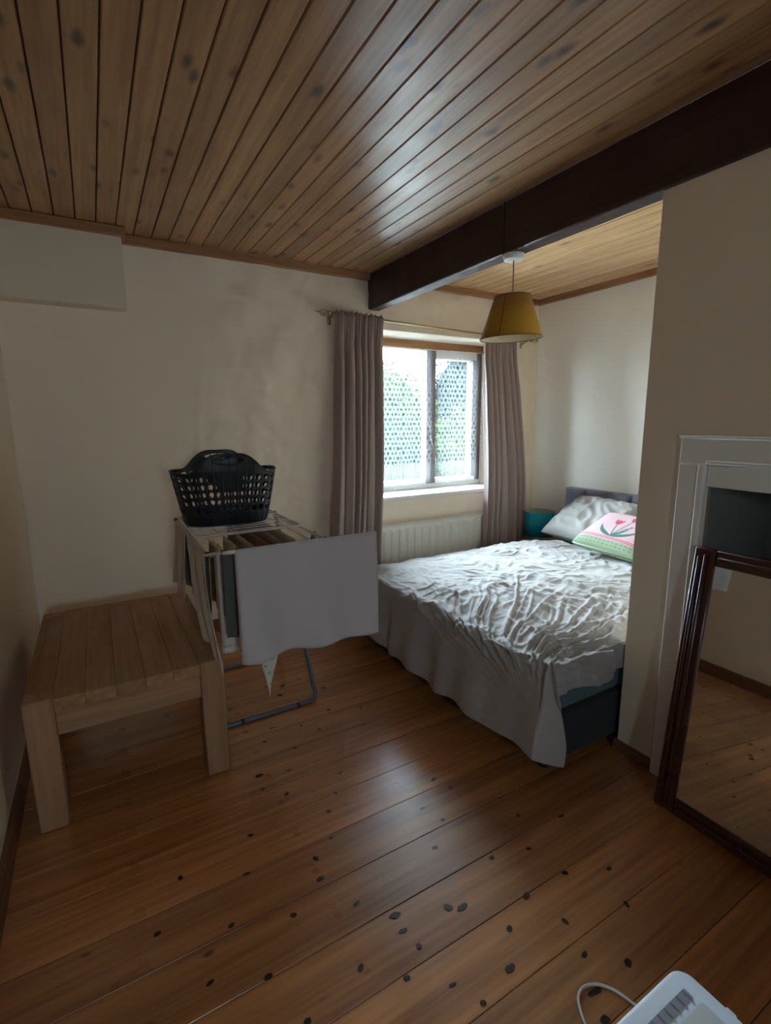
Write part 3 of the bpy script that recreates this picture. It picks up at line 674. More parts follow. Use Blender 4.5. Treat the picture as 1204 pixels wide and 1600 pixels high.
# duvet
def ridged(x, y, s, seed): 
    n = noise.noise(Vector((x*s, y*s, seed))); return (1-abs(n)*2.2)
def crease(X_, Y_):
    """long creases fanning out from the near foot corner"""
    wx = X_+0.07*nz(X_*3.1, Y_*3.1, 2.0); wy = Y_+0.07*nz(X_*3.1, Y_*3.1, 8.0)
    h = 0.0
    # fan centre
    cx_, cy_ = 1.05, 1.15
    dx, dy = wx-cx_, wy-cy_; r_ = math.hypot(dx, dy); th = math.atan2(dy, dx)
    a = noise.noise(Vector((th*9.0, r_*1.5, 1.7))); h += 0.55*max(0, 1-abs(a)*6.0)*sstep(0.1, 0.35, r_)*(1-sstep(0.95, 1.45, r_))
    a = noise.noise(Vector((th*16.0, r_*2.6, 5.7))); h += 0.30*max(0, 1-abs(a)*4.5)*sstep(0.2, 0.5, r_)*(1-sstep(0.9, 1.3, r_))
    # creases along Y over the middle and head end
    u = wx*0.92+wy*0.38; v = -wx*0.38+wy*0.92
    a = noise.noise(Vector((u*5.5, v*1.7, 11.0))); h += 0.60*max(0, 1-abs(a)*4.2)*sstep(1.55, 2.1, X_)
    a = noise.noise(Vector((u*11, v*3.5, 21.0))); h += 0.25*max(0, 1-abs(a)*4.0)*sstep(1.4, 1.9, X_)
    # small crumples everywhere
    a = noise.noise(Vector((wx*9, wy*9, 31.0))); h += 0.26*max(0, 1-abs(a)*4.5)
    a = noise.noise(Vector((wx*17, wy*17, 41.0))); h += 0.10*max(0, 1-abs(a)*3.5)
    return h*(0.45+0.55*sstep(-0.9, 0.1, 0.55*(X_-1.9)-(Y_-2.1)))
DX0, DX1, DY0, DY1 = 1.365, 2.93, 1.155, 2.79
Lf, Ln, Lfar = 0.415, 0.165, 0.20
def duvet_pt(cu, cv):
    """cu, cv: cloth coords in metres, 0,0 at the near foot corner of the bed top"""
    W_, H_ = DX1-DX0, DY1-DY0
    uo = max(0.0, -cu); vn = max(0.0, -cv); vf = max(0.0, cv-H_)
    xi = DX0+max(0.0, cu); yi = DY0+min(max(0.0, cv), H_)
    d = (uo**3+vn**3)**(1/3) if vn > 0 else (uo**3+vf**3)**(1/3)
    dl = math.hypot(uo, max(vn, vf))
    sy = -1 if vn > 0 else 1; vo = vn if vn > 0 else vf
    if d > 0: dirx, diry = -uo/dl, sy*vo/dl
    else: dirx = diry = 0
    fall_w = sstep(0, 1, 1)
    # top height, rising near the side nearest the viewer
    zt = 0.508 + 0.03*nz(xi*1.5, yi*1.5, 4) - 0.045*sstep(2.35, 2.8, yi) + 0.02*sstep(1.9, 1.3, xi)
    e = min(xi-DX0 if uo == 0 else 0, yi-DY0 if vn == 0 else 0, (DY1-yi) if vf == 0 else 0)
    R = 0.075
    zt -= 0.030*(1-sstep(0, 0.16, e))
    if d <= 0: px_, py_, pz = xi, yi, zt
    else:
        a = min(d/R, PI/2); out_ = R*math.sin(a)*0.55; dn = R*(1-math.cos(a))
        if d > R*PI/2: dn += d-R*PI/2; out_ += 0.03*sstep(R, 0.4, d)
        # hanging folds
        al = (yi+diry*0.2 if uo >= vo else xi+dirx*0.2)
        fo = 0.016*math.sin(al*13+2*nz(al*3, 0, 5))+0.010*math.sin(al*29+1.0+3*nz(al*4, 2, 5))
        out_ += fo*sstep(0.05, 0.35, d)
        if 0 < uo and 0 < vn: out_ += 0.012*math.sin(math.atan2(vn, uo)*7)
        px_, py_, pz = xi+dirx*out_, yi+diry*out_, zt-dn
    nrm = Vector((dirx*min(1, d/R), diry*min(1, d/R), max(0.0, 1-d/R)));
    nrm = nrm.normalized() if nrm.length > 0 else Vector((0, 0, 1))
    amp = 0.027*(1-0.9*sstep(0.06, 0.20, d))
    cr = crease(DX0+cu, DY0+cv) - 0.35
    p = Vector((px_, py_, pz)) + nrm*(amp*cr + 0.012*nz((DX0+cu)*5, (DY0+cv)*5, 9))
    p.z = max(p.z, 0.03)
    if uo > 0 and vn > 0: p.x += 0.105*(vn/Ln)*sstep(0.02, 0.36, uo); p.y -= 0.01*(vn/Ln)
    k_ = sstep(1.66, 1.76, p.x)
    if p.y < 1.17: p.y += (max(p.y, 1.163+0.12*max(0.0, p.y-1.10))-p.y)*k_
    # lower hem slightly scalloped
    return p
nu, nv = 360, 380
CU0, CU1, CV0, CV1 = -Lf, DX1-DX0, -Ln, (DY1-DY0)+Lfar
def dpt(i, j):
    s_, q = i/nu, j/nv
    cu = CU0+(CU1-CU0)*s_; cv = CV0+(CV1-CV0)*q
    if s_ < 0.2: cu += (0.012*math.sin(cv*6)+0.010*math.sin(cv*15+1))*(1-s_/0.2)
    if q < 0.1: cv += (0.025*math.sin(cu*5+0.6)+0.008*math.sin(cu*19))*(1-q/0.1)
    if s_ > 0.9: cu += (0.05*math.sin(cv*3+1)+0.015*math.sin(cv*16))*(s_-0.9)/0.1
    return duvet_pt(cu, cv)
m = MB(); m.grid(nu, nv, dpt)
dv = thing('duvet', 'crumpled grey-white duvet spread over the bed and hanging over its foot', 'duvet', (2.1, 1.95, 0.45))
m.v = [(a-2.1, b_-1.95, c_-0.45) for a, b_, c_ in m.v]
m.build('duvet_cover', M['duvet'], dv, True, solid=0.006, offset=-1)

# pillows
def pillow_mesh(w_, d_, h_, seed, nu=70, nv=50, flange=0.0, wr=0.008):
    m = MB()
    for sd in (1, -1):
        def pt(i, j):
            a = -1+2*i/nu; b_ = -1+2*j/nv
            pin = 1-0.07*(1-a*a)*abs(b_)**3; pin2 = 1-0.07*(1-b_*b_)*abs(a)**3
            t_ = max(0, (1-abs(a)**2.6))*max(0, (1-abs(b_)**2.6))
            z_ = h_*t_**0.42
            if sd > 0: z_ += wr*(ridged(a*1.3+0.4*b_, b_*0.9, 2.6, seed)-0.6)*min(1, t_*3)
            return (a*w_/2*pin2, b_*d_/2*pin, sd*z_)
        if sd > 0: m.grid(nu, nv, pt)
        else: m.grid(nu, nv, lambda i, j: pt(nu-i, j))
    return m
def place(root, loc, rot): root.location = loc; root.rotation_euler = rot
pl = thing('pillow', 'plump grey-white pillow resting against the left end of the slate headboard', 'pillow', group=None)
pillow_mesh(0.70, 0.46, 0.105, 3.0, wr=0.02).build('pillow_case', M['pillow'], pl, True)
place(pl, (3.10, 2.30, 0.645), (math.radians(33), 0, math.radians(-97)))
pl = thing('pillow', 'grey-white pillow further along the headboard, behind the pink tulip cushion', 'pillow')
pillow_mesh(0.68, 0.46, 0.10, 9.0, wr=0.018).build('pillow_case', M['pillow'], pl, True)
place(pl, (3.09, 1.58, 0.632), (math.radians(30), 0, math.radians(-88)))

# tulip cushion: stitched picture worked out on the cushion's own face (s across, t up)
cu = thing('cushion', 'pink needlepoint cushion with crimson tulips and a green border, leaning on the pillows', 'cushion')
def ell(s, t, cx, cy, rx, ry, rot=0):
    dx, dy = s-cx, t-cy; c_, s_ = math.cos(rot), math.sin(rot); a = dx*c_+dy*s_; b_ = -dx*s_+dy*c_
    return (a/rx)**2+(b_/ry)**2 < 1
def seg(s, t, pts, w_):
    for (x0, y0), (x1, y1) in zip(pts, pts[1:]):
        dx, dy = x1-x0, y1-y0; k = max(0, min(1, ((s-x0)*dx+(t-y0)*dy)/(dx*dx+dy*dy)))
        if math.hypot(s-x0-k*dx, t-y0-k*dy) < w_: return True
    return False
def leafshape(s, t, x0, y0, x1, y1, bend, w_):
    dx, dy = x1-x0, y1-y0; L2 = dx*dx+dy*dy; k = ((s-x0)*dx+(t-y0)*dy)/L2
    if not 0 < k < 1: return False
    L = math.sqrt(L2); off = ((s-x0)*-dy+(t-y0)*dx)/L - bend*math.sin(PI*k)
    return abs(off) < w_*math.sin(PI*k**0.6)
def tulip_color(s, t):
    if t < 0.13:
        if 0.035 < t < 0.105 and abs(((s*15) % 1)-0.5) < 0.24 and abs((((s*15) % 1)-0.5)*(t-0.07)) > 0.0018: return 4
        return 3
    e = min(s, 1-s, t-0.13, 1-t)
    if 0.020 < e < 0.036 or 0.055 < e < 0.067: return 1
    for (cx, cy) in ((0.43, 0.62), (0.60, 0.76), (0.74, 0.64)):
        for dx, rr in ((-0.035, 0.35), (0.0, 0.0), (0.035, -0.35)):
            if ell(s, t, cx+dx, cy+0.01, 0.020, 0.062, rr): return 1
        if ell(s, t, cx, cy-0.03, 0.045, 0.035): return 1
    if seg(s, t, [(0.43, 0.60), (0.47, 0.42), (0.52, 0.24)], 0.008): return 2
    if seg(s, t, [(0.60, 0.72), (0.56, 0.50), (0.52, 0.24)], 0.008): return 2
    if seg(s, t, [(0.74, 0.60), (0.62, 0.48), (0.52, 0.24)], 0.008): return 2
    if leafshape(s, t, 0.52, 0.22, 0.22, 0.52, 0.05, 0.035): return 2
    if leafshape(s, t, 0.52, 0.22, 0.84, 0.52, -0.05, 0.035): return 2
    if leafshape(s, t, 0.52, 0.22, 0.66, 0.62, -0.04, 0.022): return 2
    return 0
CW, CD, CH = 0.50, 0.36, 0.055
m = MB(); nu, nv = 170, 120
for sd in (1, -1):
    def cp(i, j):
        a = -1+2*i/nu; b_ = -1+2*j/nv; t_ = max(0, 1-abs(a)**4)*max(0, 1-abs(b_)**4)
        return (a*CW/2*(1-0.03*(1-b_*b_)*abs(a)), b_*CD/2*(1-0.03*(1-a*a)*abs(b_)), sd*(0.012+CH*t_**0.5)*(1 if t_ > 0 else 0))
    if sd > 0: m.grid(nu, nv, cp, mi=lambda i, j: tulip_color((i+.5)/nu, (j+.5)/nv))
    else: m.grid(nu, nv, lambda i, j: cp(nu-i, j), mi=lambda i, j: 3)
m.build('cushion_cover', [M['pink'], M['crimson'], M['leafgreen'], M['greentrim'], M['greendark']], cu, True)
m = MB(); 
m.tube([(CW/2*c, CD/2*s, 0) for c, s in ((-1, -1), (0, -.975), (1, -1), (.975, 0), (1, 1), (0, .975), (-1, 1), (-.975, 0))], 0.006, 6, True); m.build('piping', M['greentrim'], cu, True)
place(cu, (2.83, 1.90, 0.655), (math.radians(27), 0, math.radians(-98)))

# nightstand and teal lamp
ns = thing('nightstand', 'small low brown bedside table in the corner under the teal lamp', 'bedside table', (3.29, 2.975, 0))
m = MB(); m.box(-0.155, 0.155, -0.098, 0.098, 0.335, 0.36, 0.004); m.build('table_top', M['table_x'], ns, autos=True)
m = MB(); m.box(-0.14, 0.14, -0.09, 0.09, 0.22, 0.334, 0.003); bd = m.build('body', M['table_x'], ns, autos=True)
m = MB(); m.box(-0.125, 0.125, -0.097, -0.0905, 0.235, 0.322, 0.002); dr = m.build('drawer', M['table_x'], ns)
for sx in (-0.12, 0.12):
    for sy in (-0.07, 0.07):
        m = MB(); m.box(sx-0.015, sx+0.015, sy-0.015, sy+0.015, 0, 0.22, 0.002); m.build('leg', M['table_z'], ns)
tl = thing('table_lamp', 'teal drum-shaded table lamp in the corner between curtain and headboard', 'lamp', (3.25, 2.965, 0.36))
m = MB(); m.lathe([(0.06, 0), (0.062, 0.01), (0.02, 0.02), (0.03, 0.04), (0.012, 0.06), (0.010, 0.13)], (0, 0, 0), 24); m.build('base', M['white_plastic'], tl, True)
m = MB(); m.lathe([(0.124, 0.045), (0.122, 0.250)], (0, 0, 0), 48, cap=False); so = m.build('lamp_shade', M['teal'], tl, True, solid=0.0015, offset=1)
m = MB(); m.lathe([(0.122, 0.045), (0.120, 0.250)], (0, 0, 0), 48, cap=False); m.build('shade_lining', M['teal_lining'], so, True)
m = MB()
for k in range(3):
    a = k*2*PI/3; m.tube([(0.012*math.cos(a), 0.012*math.sin(a), 0.13), (0.120*math.cos(a), 0.120*math.sin(a), 0.225)], 0.0016, 6)
m.build('shade_ring', M['white_plastic'], tl, True)

# ================================================================== COFFEE TABLE
TX0, TX1, TY0, TY1, TH = -0.288, 0.352, 1.865, 2.775, 0.482
tb = thing('coffee_table', 'low chunky oak table with thick square legs in the left corner', 'table', ((TX0+TX1)/2, (TY0+TY1)/2, 0)); tx, ty = tb.location.x, tb.location.y
LG = 0.088
for (a, b_) in ((TX0, TY0), (TX1-LG, TY0), (TX0, TY1-LG), (TX1-LG, TY1-LG)):
    m = MB(); m.box(a-tx, a+LG-tx, b_-ty, b_+LG-ty, 0, TH, 0.005); m.build('leg', M['table_z'], tb, autos=True)
nb = 7; bw = (TX1-TX0-2*LG)/(nb-2)
for k in range(nb):
    x0 = TX0+(LG+(k-1)*bw if k else 0); y0, y1 = TY0-0.006, TY1+0.004
    if k in (0, nb-1):
        y0, y1 = TY0+LG+0.001, TY1-LG-0.001
    m = MB(); x1 = x0+(bw if 0 < k < nb-1 else LG)
    if k == 0: m.box(x0+LG*0-tx, x1-0.0008-tx, y0-ty, y1-ty, TH-0.045, TH-0.0005, 0.001)
    elif k == nb-1: m.box(x0+0.0008-tx, x1-tx, y0-ty, y1-ty, TH-0.045, TH-0.0005, 0.001)
    else: m.box(x0+0.0004-tx, x1-0.0004-tx, y0-ty, y1-ty, TH-0.045, TH-0.0005+rnd.uniform(-.0004, .0004), 0.001)
    m.build('top_board', M['table'], tb, autos=True)
AP = (0.345, TH-0.046)
for (y0, y1) in ((TY0+0.002, TY0+0.026), (TY1-0.03, TY1-0.005)):
    m = MB(); m.box(TX0+LG+0.001-tx, TX1-LG-0.001-tx, y0-ty, y1-ty, AP[0], AP[1], 0.003); m.build('apron', M['table_x'], tb, autos=True)
for (x0, x1) in ((TX0+0.004, TX0+0.028), (TX1-0.03, TX1-0.005)):
    m = MB(); m.box(x0-tx, x1-tx, TY0+LG+0.001-ty, TY1-LG-0.001-ty, AP[0], AP[1], 0.003); m.build('apron', M['table'], tb, autos=True)

# ================================================================== DRYING RACK
KX0, KX1, KY0, KY1, KZ = 0.318, 0.788, 1.835, 2.640, 0.900
rk = thing('drying_rack', 'folding clothes drying rack with white wire top and blue-grey tube legs, hung with laundry', 'drying rack', (0.56, 2.24, 0)); kx, ky = 0.56, 2.24
def R_(p): return (p[0]-kx, p[1]-ky, p[2])
def rrect(x0, x1, y0, y1, z, r=0.03, zf=None):
    pts = []
    for (cx_, cy_, a0) in ((x1-r, y0+r, -90), (x1-r, y1-r, 0), (x0+r, y1-r, 90), (x0+r, y0+r, 180)):
        for k in range(5):
            a = math.radians(a0+k*22.5); X_, Y_ = cx_+r*math.cos(a), cy_+r*math.sin(a); pts.append(R_((X_, Y_, zf(Y_) if zf else z)))
    return pts
m = MB(); m.tube(rrect(KX0, KX1, KY0, KY1, KZ), 0.0065, 8, True); m.build('main_frame', M['rack_white'], rk, True)
NR = 7; rung_x = [KX0+(KX1-KX0)*(k+1)/(NR+1) for k in range(NR)]
for rx in rung_x:
    m = MB(); m.tube([R_((rx, KY0, KZ+0.002)), R_((rx, KY1, KZ+0.002))], 0.0028, 6); m.build('rung', M['rack_white'], rk, True)
# back wing, folded over on top of the main frame
m = MB(); m.tube(rrect(KX0+0.008, KX1-0.008, 2.115, 2.625, KZ+0.014), 0.0055, 8, True); m.build('folded_wing_frame', M['rack_white'], rk, True)
for k in range(9):
    yy = 2.155+k*0.047; m = MB(); m.tube([R_((KX0+0.01, yy, KZ+0.014)), R_((KX1-0.01, yy, KZ+0.014))], 0.0026, 6); m.build('rung', M['rack_white'], rk, True)
# front wing, opened out and slightly raised
WYF = 1.400; wz = lambda yy: KZ+0.006+(KY0-yy)/(KY0-WYF)*0.112
m = MB(); m.tube(rrect(KX0-0.020, KX1-0.006, WYF, KY0-0.004, 0, 0.028, wz), 0.006, 8, True); m.build('front_wing_frame', M['rack_white'], rk, True)
for k in range(5):
    yy = WYF+0.075*(k+1)-0.01; m = MB(); m.tube([R_((KX0-0.018, yy, wz(yy))), R_((KX1-0.012, yy, wz(yy)))], 0.0026, 6); m.build('rung', M['rack_white'], rk, True)
for (a, b_) in ((KX0, KY0+0.012), (KX0, KY1-0.014), (KX1, KY0+0.012), (KX1, KY1-0.014)):
    m = MB(); m.tube([R_((a, b_-0.009, KZ+0.003)), R_((a, b_+0.009, KZ+0.003))], 0.011, 8); m.build('hinge_cap', M['black_cap'], rk, True)
def leg(xa, xb, yf, yt, zt, r=0.0105):
    c_ = 0.035; n = Vector((0, yt-yf, zt-0.011)).normalized()
    P0 = [(xa, yt, zt)]
    P0 += [(xa, yf+n.y*c_, 0.011+n.z*c_), (xa+c_*0.3, yf+n.y*c_*0.3, 0.011+n.z*c_*0.3), (xa+c_, yf, 0.011), (xb-c_, yf, 0.011), (xb-c_*0.3, yf+n.y*c_*0.3, 0.011+n.z*c_*0.3), (xb, yf+n.y*c_, 0.011+n.z*c_), (xb, yt, zt)]
    m = MB(); m.tube([R_(p) for p in P0], r, 10); o = m.build('leg_frame', M['rack_leg'], rk, True)
    for xx in (xa+0.10, xb-0.10):
        m = MB(); m.tube([R_((xx-0.007, yf, 0.012)), R_((xx+0.007, yf, 0.012))], r+0.0012, 10); m.build('foot_pad', M['black_cap'], o, True)
leg(0.372, 0.842, 2.150, 2.700, 0.885)
leg(0.392, 0.822, 2.715, 2.060, 0.885)
m = MB(); m.tube([R_((0.35, 2.43, 0.455)), R_((0.36, 2.43, 0.455))], 0.014, 8); m.build('pivot', M['black_cap'], rk, True)
m = MB(); m.tube([R_((0.845, 2.425, 0.445)), R_((0.815, 2.425, 0.445))], 0.012, 8); m.build('pivot', M['black_cap'], rk, True)

# laundry
def drape(name, label, cat, p0, p1, dA, dB, mat, seed=0, group='laundry on the drying rack', ripA=0.008, shearA=0.0, taperA=0.0, gap=0.009, th=0.0018, nf=3.0, hemA=None, spread=0.0):
    """cloth folded over a bar p0->p1; side A hangs dA on the left of the direction of travel, side B hangs dB"""
    p0, p1 = Vector(p0), Vector(p1); ax = p1-p0; Ln_ = ax.length; ax.normalize()
    side = Vector((-ax.y, ax.x, 0)).normalized()
    t = thing(name, label, cat, (p0+p1)/2, group); o = t.location.copy()
    R0 = gap; tot = dA+dB+PI*R0; nv_ = 60; nu_ = 44; m = MB()
    def pt(i, j):
        s_ = i/nu_; l = tot*j/nv_
        if l < dA:
            h = dA-l; f = h/dA if dA > 0 else 0; base = p0+ax*Ln_*s_
            rip = ripA*math.sin(s_*nf*2*PI+seed+0.6*f)*f + 0.5*ripA*math.sin(s_*nf*5.1+seed*2+f*3)*f
            along = shearA*f*f + (0.5-s_)*Ln_*taperA*f**1.5
            hh = h*(1 + (hemA(s_) if hemA else 0.015*math.sin(s_*5+seed)))
            P = base+side*(R0+rip+spread*f)+ax*along; P.z -= hh
        elif l > dA+PI*R0:
            h = l-dA-PI*R0; f = h/max(dB, 1e-3); base = p0+ax*Ln_*s_
            rip = ripA*math.sin(s_*nf*2*PI+seed+0.6*f)*f + 0.5*ripA*math.sin(s_*nf*5.1+seed*2+f*3)*f
            P = base-side*(R0-rip*0.9); P.z -= h
        else:
            a = (l-dA)/R0; P = p0+ax*Ln_*s_+side*R0*math.cos(a); P.z += R0*math.sin(a)*0.7
        return P-o
    m.grid(nu_, nv_, pt); m.build('cloth', mat, t, True, solid=th)
    return t
zt = KZ
drape('towel', 'large mauve-white towel hung flat over the raised front bar of the drying rack', 'towel', (0.772, WYF, wz(WYF)), (0.316, WYF, wz(WYF)), 0.345, 0.30, M['towel'], 0.7, ripA=0.015, nf=2.3, hemA=lambda s: 0.005*math.sin(s*7)+0.008*math.sin(s*15)-0.01, gap=0.008)
# (direction of travel is west, so side A faces the viewer)
drape('sheet', 'white cloth behind the big towel, its lower edge showing below left', 'cloth', (0.70, WYF+0.14, wz(WYF+0.14)), (0.292, WYF+0.14, wz(WYF+0.14)), 0.30, 0.33, M['white_cloth'], 2.0, ripA=0.008)
drape('shirt', 'dark grey garment hanging just left of the big mauve-white towel', 'garment', (0.345, WYF+0.065, wz(WYF+0.065)), (0.292, WYF+0.065, wz(WYF+0.065)), 0.265, 0.20, M['grey_cloth'], 1.0, ripA=0.005, nf=1.5)
drape('cloth_strip', 'narrow white cloth strip hanging beside the dark grey garment', 'cloth', (0.340, WYF+0.215, wz(WYF+0.215)), (0.300, WYF+0.215, wz(WYF+0.215)), 0.30, 0.22, M['white_cloth'], 1.6, ripA=0.004, nf=1)
drape('pillowcase', 'cream pillowcase over the left rail, at its far end by the wall', 'pillowcase', (KX0, 2.29, zt), (KX0, KY1-0.03, zt), 0.310, 0.28, M['cream_cloth'], 0.4, ripA=0.010, nf=2, spread=0.02)
drape('pillowcase', 'cream cloth over the left rail, the nearer one, swept forward to the table corner', 'pillowcase', (KX0, KY0+0.02, zt), (KX0, 2.26, zt), 0.325, 0.25, M['cream_cloth'], 1.4, ripA=0.012, shearA=-0.30, nf=2.5, spread=0.012)
for (k, nm, lab, mt, y0, y1, dA, dB, sd) in (
    (0, 'tea_towel', 'grey-white leaf-print tea towel over the leftmost inner rung, near the front', 'floral', 1.87, 2.09, 0.26, 0.24, 0.3),
    (1, 'tea_towel', 'second leaf-print tea towel, one rung further right near the front', 'floral', 1.88, 2.10, 0.30, 0.28, 1.3),
    (2, 'napkin', 'green and rose printed cloth on the middle rungs of the rack', 'floral_pink', 1.86, 2.12, 0.34, 0.30, 2.3),
    (3, 'blouse', 'rust-brown cloth on the rack just behind the big towel', 'brown_cloth', 1.87, 2.40, 0.36, 0.34, 0.9),
    (4, 'shirt', 'mauve cloth on the rack between the brown cloth and the right rail', 'mauve_cloth', 1.88, 2.55, 0.38, 0.36, 1.9),
    (5, 'vest', 'off-white cloth on the rightmost inner rung of the rack', 'white_cloth', 1.90, 2.56, 0.36, 0.34, 2.9)):
    drape(nm, lab, 'laundry', (rung_x[k], y0, zt+0.004), (rung_x[k], y1, zt+0.004), dA, dB, M[mt], sd, ripA=0.004, nf=2, gap=0.007, th=0.0012)
drape('scarf', 'leaf-print scarf whose pointed end dangles below the big towel', 'scarf', (rung_x[2]+0.027, 2.20, zt+0.001), (rung_x[2]+0.027, 2.42, zt+0.001), 0.20, 0.20, M['mauve_cloth'], 0.2, ripA=0.003, gap=0.004, th=0.001)
# the pointed print cloth
t = thing('printed_scarf', 'white scarf with a green leaf print, its pointed end dangling below the towel', 'scarf', (0.53, 1.853, KZ), 'laundry on the drying rack')
m = MB()
def sp_(i, j):
    a = i/12; q = j/40; h = q*0.62; wd = 0.075*(1-sstep(0.66, 1.0, q))+0.004
    return ((a-0.5)*wd + 0.01*math.sin(q*5), -0.010+0.010*math.sin(a*7+q*3)*(1-q), 0.004-h)
m.grid(12, 40, sp_); m.build('cloth', M['floral'], t, True, solid=0.0015)

# ================================================================== LAUNDRY BASKET
bk = thing('laundry_basket', 'black flexible plastic laundry basket with slots and looped handles, on top of the drying rack', 'basket', (0.512, 2.385, KZ+0.0205), rotz=math.radians(-4))
NT, NV = 384, 72
def b_rim(th):
    s_ = abs(math.sin(th)); k = sstep(0.62, 0.985, s_)
    return 0.235 + 0.088*k + 0.012*(1-s_)
def bsec(th, q):
    n_ = 2.7; a = 0.182+(0.232-0.182)*q**0.9; b_ = 0.118+(0.172-0.118)*q**0.9
    c_, s_ = math.cos(th), math.sin(th); r_ = (abs(c_/a)**n_+abs(s_/b_)**n_)**(-1/n_)
    return r_*c_, r_*s_
def bpt(i, j):
    th = 2*PI*i/NT; h = b_rim(th)*j/NV; x_, y_ = bsec(th, h/0.25 if h < 0.25 else 1+(h-0.25)*1.2)
    return (x_, y_, h)
NCOL = 32
def bkeep(i, j):
    th = 2*PI*(i+.5)/NT; rim = b_rim(th); h = rim*(j+.5)/NV
    if h < 0.055 or h > rim-0.014: return True
    x_, y_ = bsec(th, 1.0)
    # handle opening on the two long sides
    if abs(math.sin(th)) > 0.6 and (x_/0.066)**2+((h-0.296)/0.0175)**2 < 1: return False
    fr = (th/(2*PI)*NCOL) % 1-0.5
    row = (h-0.055)/0.036; fv = row % 1-0.5
    if int(row) > 4: return True
    if abs(x_) < 0.062 and int(row) > 2: return True
    return not ((fr/0.30)**4+(fv/0.36)**4 < 1)
m = MB(); m.grid(NT, NV, bpt, bkeep, wrap=True); m.build('basket_wall', M['black_plastic'], bk, True, solid=0.0025)
m = MB(); n = 96
vs = [(0, 0, 0.0)]+[(*bsec(2*PI*k/n, 0), 0.0) for k in range(n)]; m.add(vs, [(0, 1+(k+1) % n, 1+k) for k in range(n)]); m.build('basket_base', M['black_plastic'], bk, solid=0.003, offset=-1)
m = MB(); m.tube([(bsec(2*PI*k/n, 1+max(0, b_rim(2*PI*k/n)-0.25)*1.2)[0], bsec(2*PI*k/n, 1+max(0, b_rim(2*PI*k/n)-0.25)*1.2)[1], b_rim(2*PI*k/n)) for k in range(n)], 0.0042, 8, True); m.build('rim', M['black_plastic'], bk, True)
for k in range(NCOL):
    th = 2*PI*k/NCOL; x_, y_ = bsec(th, 0.2); u_ = Vector((x_, y_, 0)).normalized()
    pts = []
    for q in range(9):
        h = 0.01+(b_rim(th)-0.012)*q/8; a, b_ = bsec(th, h/0.25 if h < 0.25 else 1+(h-0.25)*1.2); pts.append((a+u_.x*0.0015, b_+u_.y*0.0015, h))
    m = MB(); m.tube(pts, 0.0022, 5); m.build('rib', M['black_plastic'], bk, True)
for sgn in (-1, 1):
    m = MB(); yb_ = sgn*bsec(PI/2, 1.08)[1]
    m.tube([(0.067*math.cos(2*PI*k/32), yb_, 0.296+0.0185*math.sin(2*PI*k/32)) for k in range(32)], 0.0042, 8, True); m.build('handle_grip', M['black_plastic'], bk, True)

# ================================================================== FIREPLACE SURROUND AND MIRROR
fs = thing('fireplace_surround', 'white painted wooden fireplace surround on the chimney breast behind the leaning mirror', 'fireplace', (XB, 0.43, 0))
def fbx(name, mat, x0, x1, y0, y1, z0, z1, b=0.003):
    m = MB(); m.box(x0-XB, x1-XB, y0-0.43, y1-0.43, z0, z1, b); return m.build(name, mat, fs, autos=True)
XS = XB-0.0005
fbx('jamb', M['white_paint'], XS-0.022, XS, 0.908, 0.998, 0, 1.225); fbx('jamb', M['white_paint'], XS-0.022, XS, -0.138, -0.048, 0, 1.225)
fbx('header', M['white_paint'], XS-0.022, XS, -0.138, 0.998, 1.226, 1.314)
fbx('header_panel', M['white_paint'], XS-0.012, XS, -0.047, 0.907, 1.150, 1.225)
for (y0, y1) in ((0.908, 0.930), (-0.070, -0.048)): fbx('bead', M['white_paint'], XS-0.032, XS-0.0225, y0, y1, 0, 1.225, 0.004)
fbx('bead', M['white_paint'], XS-0.032, XS-0.0225, -0.047, 0.907, 1.228, 1.242, 0.004)
fbx('cap_strip', M['white_paint'], XS-0.030, XS, -0.142, 1.002, 1.3145, 1.322, 0.002)
m = MB(); m.box(0.002, 0.44, -0.478, -0.470, 0, 1.158); m.box(0.002, 0.44, 0.466, 0.474, 0, 1.158); m.box(0.44, 0.455, -0.478, 0.474, 0, 1.158); m.box(0.002, 0.44, -0.47, 0.466, 1.148, 1.158); m.box(0.002, 0.44, -0.47, 0.466, 0.0005, 0.012)
m.build('firebox_lining', M['recess'], fs)

MW, MH, FR = 0.78, 0.955, 0.068
ang = math.atan2(0.098, 0.945)
mi = thing('mirror', 'large mahogany-framed mirror leaning against the fireplace surround', 'mirror', (1.650, 0.895, 0.001))
mi.rotation_euler = (0, ang, 0)      # local z up the leaning face, local y along the wall, local -x faces the room
def mb(name, mat, x0, x1, y0, y1, z0, z1, b=0.003, par=None):
    m = MB(); m.box(x0, x1, y0, y1, z0, z1, b); return m.build(name, mat, par or mi, autos=True)
for (nm, y0, y1, z0, z1) in (('frame_stile', -FR, 0, 0, MH), ('frame_stile', -MW, -MW+FR, 0, MH), ('frame_rail', -MW+FR+0.0005, -FR-0.0005, MH-FR*0.8, MH), ('frame_rail', -MW+FR+0.0005, -FR-0.0005, 0, FR*0.9)):
    f_ = mb(nm, M['mahogany'], -0.008, 0.018, y0, y1, z0, z1, 0.004)
    if nm == 'frame_stile':
        mb('moulding', M['mahogany'], -0.018, -0.0085, y0+0.020, y0+0.034, z0+0.02, z1-0.02, 0.004, f_); mb('moulding', M['mahogany'], -0.014, -0.0085, y0+0.042, y0+0.054, z0+0.03, z1-0.03, 0.003, f_)
    else:
        mb('moulding', M['mahogany'], -0.018, -0.0085, y0+0.01, y1-0.01, (z0+z1)/2-0.007, (z0+z1)/2+0.007, 0.004, f_)
mb('mirror_glass', M['mirror'], 0.0, 0.004, -MW+FR-0.004, -FR+0.004, FR*0.9-0.004, MH-FR*0.8+0.004, 0)
